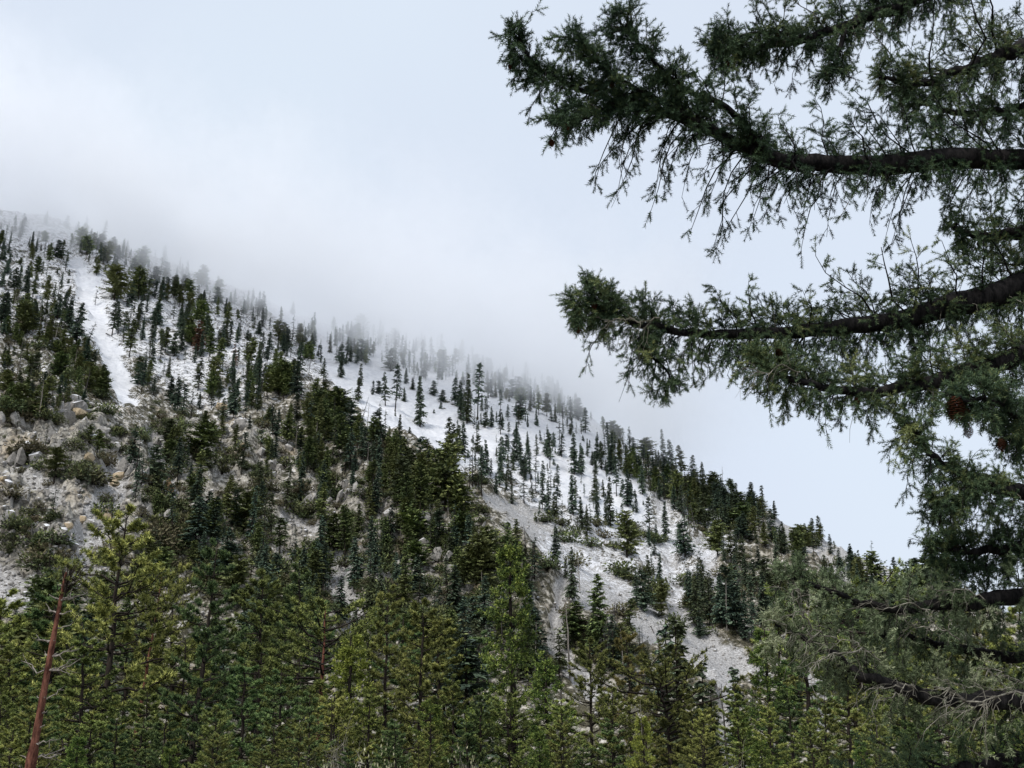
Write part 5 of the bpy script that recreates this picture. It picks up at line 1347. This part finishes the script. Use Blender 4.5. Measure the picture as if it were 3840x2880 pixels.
    # --- fork branches drawn by hand
    for fk in forks:
        fc = interp_path(fk[0], 24); fd = np.linspace(fk[1], fk[2], 24)
        FP = np.array([unproj(fc[i, 0], fc[i, 1], fd[i]) for i in range(24)]); FR = fc[:, 2] * fd / F
        link('bough', mk_mesh('bough', *tubes((FP - FG0)[None], FR[None], 7), [M_barkfg], smooth=True), lo)
        FT = unit(np.gradient(FP, axis=0)); m = fk[3]
        j = rng.random(m) * 22.9; ji = j.astype(int); fr = (j - ji)[:, None]
        B = FP[ji] * (1 - fr) + FP[ji + 1] * fr; t_ = FT[ji]
        D = unit(t_ * 0.7 + perp(t_) * 0.8)
        add_twigs(B, D, rng.uniform(0.10, fk[4], m), rng.normal(size=(m, 3)) * 0.15 - up * 0.1, 0.009, nt_=5, pal=pale * 0.6)
    # assemble wood
    def wood_obj(name, parts, radii, mat, sides=3, r4=None):
        vf = []
        parts = [p for p in parts if len(p)]; radii = [r for r in radii if len(r)]
        if parts: vf.append(tubes(np.concatenate(parts) - FG0, np.concatenate(radii), sides))
        if r4: 
            q = np.concatenate(r4) - FG0
            vf.append(tubes(q, np.tile(np.array([0.0032, 0.0028, 0.0024, 0.0018]), (len(q), 1)), 3))
        if not vf: return
        vv, ff = cat_vf(vf)
        o = link(name, mk_mesh(name, vv, ff, [mat]), lo); o['kind'] = 'stuff'
    wood_obj('twigs', wood, woodr, M_barkfg, 4, wood4)
    wood_obj('dead_twigs', palew, palr, M_twigpale, 4)
    # needles
    b = np.concatenate([q[0] for q in shoots]); d = np.concatenate([q[1] for q in shoots]); l = np.concatenate([q[2] for q in shoots]); tn = np.concatenate([q[3] for q in shoots])
    n = len(b); stats[0] += n
    kk = NEEDLES
    ts = (np.arange(kk)[None] + rng.random((n, kk))) / kk
    a = np.arange(kk)[None] * 2.39996 + rng.random((n, 1)) * 6.28
    p1 = perp(d); p2 = np.cross(d, p1)
    rad = p1[:, None] * np.cos(a)[..., None] + p2[:, None] * np.sin(a)[..., None]
    ndv = unit(d[:, None] * (0.35 + 0.7 * ts)[..., None] + rad)
    base = b[:, None] + d[:, None] * (l[:, None] * ts)[..., None]
    nl = 0.029 * (0.75 + 0.4 * rng.random((n, kk)))
    tt = np.clip(tn[:, None] + 0.12 * rng.normal(size=(n, kk)) + 0.10 * ndv[..., 2], 0, 1)  # last term paints top light into the tint of needles pointing up
    V, Q, t_ = tri_leaves((base - FG0).reshape(-1, 3), ndv.reshape(-1, 3), nl.ravel(), 0.0066, tt.ravel())
    o = link('needles', mk_mesh('needles', V, Q, [fol or M_fg], attrs={'tint': t_}), lo); o['kind'] = 'stuff'
    # cones
    for i in range(cones):
        tips = np.nonzero(b[:, 0] < np.quantile(b[:, 0], 0.35))[0]
        p = b[tips[rnd.randrange(len(tips))]] + np.array([0, 0, -0.01])
        c_ = link('cone', CONE, lo); c_.location = tuple(p - FG0); s_ = rnd.uniform(0.055, 0.08); c_.scale = (s_, s_, s_)
        c_.rotation_euler = (rnd.gauss(0, .25), rnd.gauss(0, .25), rnd.random() * 6)
    return lo

# (u, v, radius, above, below)
limb([(1090, 160, 10, 60, 60), (1024, 158, 9, 62, 62), (950, 160, 9, 70, 58), (880, 163, 8.5, 64, 72), (820, 163, 7.5, 50, 78), (780, 157, 6.5, 36, 86), (740, 143, 5.5, 40, 76), (700, 124, 4.2, 34, 78), (650, 110, 3.4, 26, 70), (605, 97, 2.6, 22, 56), (560, 80, 2, 22, 40), (530, 58, 1.5, 18, 30), (512, 34, 1, 8, 14)],
     9.6, 9.0, cones=7, dens=1.0, label='longest limb, thick and black, hanging needled twigs into the sky',
     forks=[([(765, 152, 4.5), (748, 130, 3.8), (722, 104, 3.2), (690, 92, 2.7), (662, 70, 2.1), (640, 45, 1.6), (618, 20, 1)], 9.3, 8.8, 90, 0.34),
            ([(700, 122, 3), (660, 100, 2.4), (625, 82, 1.9), (598, 62, 1.5), (572, 40, .9)], 9.0, 8.7, 60, 0.24),
            ([(650, 112, 2.4), (610, 108, 2), (580, 120, 1.5), (560, 116, 1)], 9.0, 8.6, 40, 0.26)])
limb([(1010, -40, 6, 20, 40), (925, -4, 5.5, 20, 44), (880, 13, 5, 24, 42), (840, 26, 4.2, 26, 46), (800, 40, 3.4, 26, 44), (765, 47, 2.4, 24, 34), (735, 52, 1.8, 18, 26), (715, 46, 1, 10, 14)],
     11.0, 10.0, cones=4, label='topmost limb slanting out of the upper edge of the photo',
     forks=[([(845, 30, 3), (838, 55, 2), (832, 75, 1.2)], 10.4, 10.2, 26, 0.24), ([(800, 36, 2.4), (770, 32, 2), (740, 36, 1.6), (722, 44, .9)], 10.2, 10.0, 40, 0.26)])
limb([(1090, 30, 7, 60, 50), (1024, 48, 6, 62, 56), (985, 62, 4.8, 52, 52), (945, 75, 3.6, 36, 46), (910, 84, 2.6, 30, 40), (880, 78, 1.6, 22, 34)],
     10.6, 10.0, dens=0.95, cones=2, olive=0.12, label='short upper right limb with olive tufts')
limb([(1090, 100, 5, 26, 40), (1024, 108, 4, 26, 40), (980, 112, 3, 24, 34), (935, 108, 2, 22, 30), (900, 98, 1.2, 16, 20)], 10.8, 10.4, cones=0, olive=0.08, dens=0.55)
limb([(1090, 262, 13, 60, 50), (1024, 284, 11.5, 60, 46), (970, 300, 10, 56, 46), (915, 314, 8.5, 52, 44), (860, 323, 7, 48, 44), (800, 330, 5.6, 44, 52), (740, 334, 4.4, 40, 54), (690, 332, 3.4, 34, 56), (650, 325, 2.8, 32, 56), (615, 318, 2, 32, 44), (588, 310, 1.2, 22, 28), (574, 308, .8, 8, 12)],
     9.8, 8.8, dens=1.1, cones=2, pale=0.2, olive=0.06, label='second long limb, rising slightly to the right, tip over the cloud edge',
     forks=[([(620, 318, 2), (604, 300, 1.6), (598, 285, 1)], 8.9, 8.8, 16, 0.13), ([(650, 325, 2), (640, 345, 1.6), (668, 372, 1.1), (665, 388, .8)], 9.0, 8.9, 26, 0.2)])
limb([(1090, 215, 6, 30, 30), (1024, 232, 5, 34, 34), (985, 236, 3.6, 34, 34), (955, 226, 2, 24, 24)], 10.4, 10.0, dens=0.6, cones=1, olive=0.06)
limb([(1090, 330, 10, 34, 40), (1024, 352, 8.5, 36, 30), (970, 370, 7, 34, 34), (915, 384, 5.5, 32, 38), (870, 390, 4.2, 30, 36), (825, 386, 3.2, 28, 40), (785, 376, 2.2, 26, 40), (752, 360, 1.4, 16, 40)],
     9.4, 8.6, cones=2, pale=0.3, olive=0.16, label='third limb, olive-tipped, with pale dead twigs at its end')
limb([(1090, 440, 5, 20, 24), (1040, 428, 4, 22, 26), (1010, 410, 3, 20, 24), (985, 402, 2.2, 18, 20), (958, 400, 1.2, 12, 16)], 7.6, 7.0, cones=0, dens=0.8, label='short limb carrying the large orange-brown cone')
limb([(1090, 505, 8, 24, 50), (1024, 494, 7, 22, 52), (985, 482, 5, 22, 50), (950, 466, 3.8, 24, 44), (925, 446, 2.6, 26, 44), (908, 424, 1.4, 16, 30)], 9.2, 8.8, dens=0.75, cones=1, pale=0.2, olive=0.08, label='limb curving up to a leafy tip above the right-hand ridge', forks=[([(990, 484, 2.4), (960, 500, 1.8), (940, 505, 1)], 9, 8.8, 40, 0.26)])
limb([(1090, 470, 5, 26, 24), (1050, 462, 4, 26, 24), (1020, 445, 3, 24, 20), (1002, 436, 1.6, 14, 16)], 9.8, 9.6, cones=0, dens=0.5)
limb([(1090, 545, 5, 20, 30), (1024, 547, 4.5, 22, 36), (985, 549, 3.4, 20, 34), (955, 550, 2.4, 16, 30), (935, 548, 1.2, 10, 20)], 9.4, 9.0, cones=1, olive=0.06)
limb([(1090, 596, 9, 34, 40), (1024, 598, 7.5, 36, 44), (980, 601, 6, 34, 44), (930, 606, 4.6, 30, 40), (880, 606, 3.4, 30, 40), (840, 592, 2.4, 26, 36), (800, 580, 1.6, 18, 30), (776, 578, 1, 10, 20)], 9.2, 8.4, fol=M_fgpale, dens=0.5, pale=0.5, olive=0.1, cones=1, label='grey-green limb with pale dead twigs crossing in front of the hillside')
limb([(1090, 650, 6, 40, 50), (1024, 655, 5, 40, 50), (970, 650, 4, 36, 46), (920, 640, 3, 34, 40), (880, 632, 2, 26, 34)], 9.8, 9.4, fol=M_fgpale, dens=0.5, pale=0.4, cones=0)
limb([(1090, 690, 10, 40, 50), (1024, 700, 9, 42, 52), (960, 700, 7, 40, 50), (900, 690, 5.5, 40, 46), (860, 672, 4, 38, 40), (825, 650, 2.8, 34, 36), (795, 632, 1.8, 26, 26), (776, 622, 1, 14, 14)], 8.8, 8.0, fol=M_fgpale, dens=0.5, pale=0.5, olive=0.1, cones=0, bare=0.3, label='lower grey-green limb with tangled white dead twigs')
limb([(1090, 760, 9, 46, 40), (1024, 762, 8, 46, 40), (970, 768, 6, 46, 40), (920, 772, 4, 40, 36), (880, 775, 2.4, 30, 30)], 9.0, 8.6, dens=0.6, pale=0.25, cones=0, olive=0.12, label='lowest limb at the bottom right corner')
# bare whitened boughs in front of the lower limbs
def dead_bough(pts, d0, d1, r0, nt_, ln, up=0.0):
    c = interp_path(pts, 14); dd = np.linspace(d0, d1, 14)
    P = np.array([unproj(c[i, 0], c[i, 1], dd[i]) for i in range(14)]); P[1:-1] += rng.normal(size=(12, 3)) * 0.012
    T = unit(np.gradient(P, axis=0))
    vf = [tubes((P - FG0)[None], np.linspace(r0 * .7, r0 * 0.2, 14)[None], 6)]
    j = rng.integers(1, 13, nt_); B = P[j]; D = unit(T[j] * 0.9 + perp(T[j]) * 0.8 + np.array([0, 0, up])); L = ln * (0.4 + 0.8 * rng.random(nt_)); s = np.linspace(0, 1, 6)
    Q = B[:, None] + D[:, None] * (L[:, None] * s)[..., None]; Q[:, :, 2] -= 0.35 * L[:, None] * s ** 2; Q[:, 1:] += np.cumsum(rng.normal(size=(nt_, 5, 3)), 1) * 0.075 * L[:, None, None]
    vf.append(tubes(Q - FG0, (r0 * 0.3) * (1 - 0.7 * s)[None].repeat(nt_, 0), 4))
    k2 = rng.integers(1, 5, nt_); B2 = Q[np.arange(nt_), k2]; D2_ = unit(D + 0.9 * perp(D)); Q2 = B2[:, None] + D2_[:, None] * (0.5 * L[:, None] * s)[..., None]; Q2[:, :, 2] -= 0.2 * L[:, None] * s ** 2
    vf.append(tubes(Q2 - FG0, (r0 * 0.19) * (1 - 0.6 * s)[None].repeat(nt_, 0), 3))
    vv, ff = cat_vf(vf)
    link('dead_bough', mk_mesh('dead_bough', vv, ff, [M_twigpale]), FG)
for args in [([(862, 648), (849, 651), (832, 656), (815, 665), (808, 672)], 7.6, 7.3, .010, 12, .16), ([(812, 640), (806, 620), (801, 606), (797, 592), (790, 586)], 7.8, 7.6, .010, 16, .22),
             ([(1060, 686), (1024, 690), (998, 695), (984, 702), (962, 698), (946, 690)], 7.4, 7.2, .012, 34, .30), ([(915, 686), (900, 686), (878, 687), (862, 694)], 7.5, 7.3, .008, 14, .16),
             ([(900, 694), (887, 699), (873, 707), (868, 720)], 7.5, 7.4, .007, 12, .15), ([(1040, 690), (1010, 678), (990, 668), (976, 669)], 7.5, 7.3, .008, 12, .18), ([(840, 640), (822, 634), (800, 636), (782, 622)], 7.8, 7.5, .008, 16, .2),
             ([(930, 610), (905, 604), (880, 608), (866, 600)], 8.0, 7.8, .008, 16, .18), ([(960, 640), (940, 628), (915, 626), (898, 616)], 7.9, 7.8, .007, 16, .18), ([(880, 660), (860, 645), (846, 640), (820, 648)], 7.8, 7.6, .007, 14, .2),
             ([(985, 600), (960, 588), (940, 590), (925, 584)], 8.0, 7.9, .006, 14, .18), ([(660, 318), (640, 322), (622, 318), (604, 322)], 8.5, 8.4, .008, 14, .2), ([(800, 372), (780, 366), (762, 372), (750, 366)], 8.3, 8.2, .008, 14, .18)]:
    dead_bough(*args)
# the large hanging cones
for (u, v, dep, s_) in [(955, 395, 7.0, 0.17), (967, 408, 7.1, 0.11), (968, 424, 7.1, 0.09), (1001, 437, 8.5, 0.11), (965, 410, 7.2, .09)]:
    c_ = link('cone', CONE, FG); p = unproj(u, v, dep) - FG0; c_.location = tuple(p); c_.scale = (s_, s_, s_); c_.rotation_euler = (0.1, -0.12, 1.0)
    if s_ > 0.15: c_['label'] = 'large orange-brown hanging cone'
print('shoots', stats[0], 'objects', len(COL.objects), 'tris', sum(sum(len(p.vertices) - 2 for p in []) for m in []) , 'polys', sum(len(m.polygons) for m in bpy.data.meshes), 'rest', len(rest), {k: len(v) for k, v in by.items()})
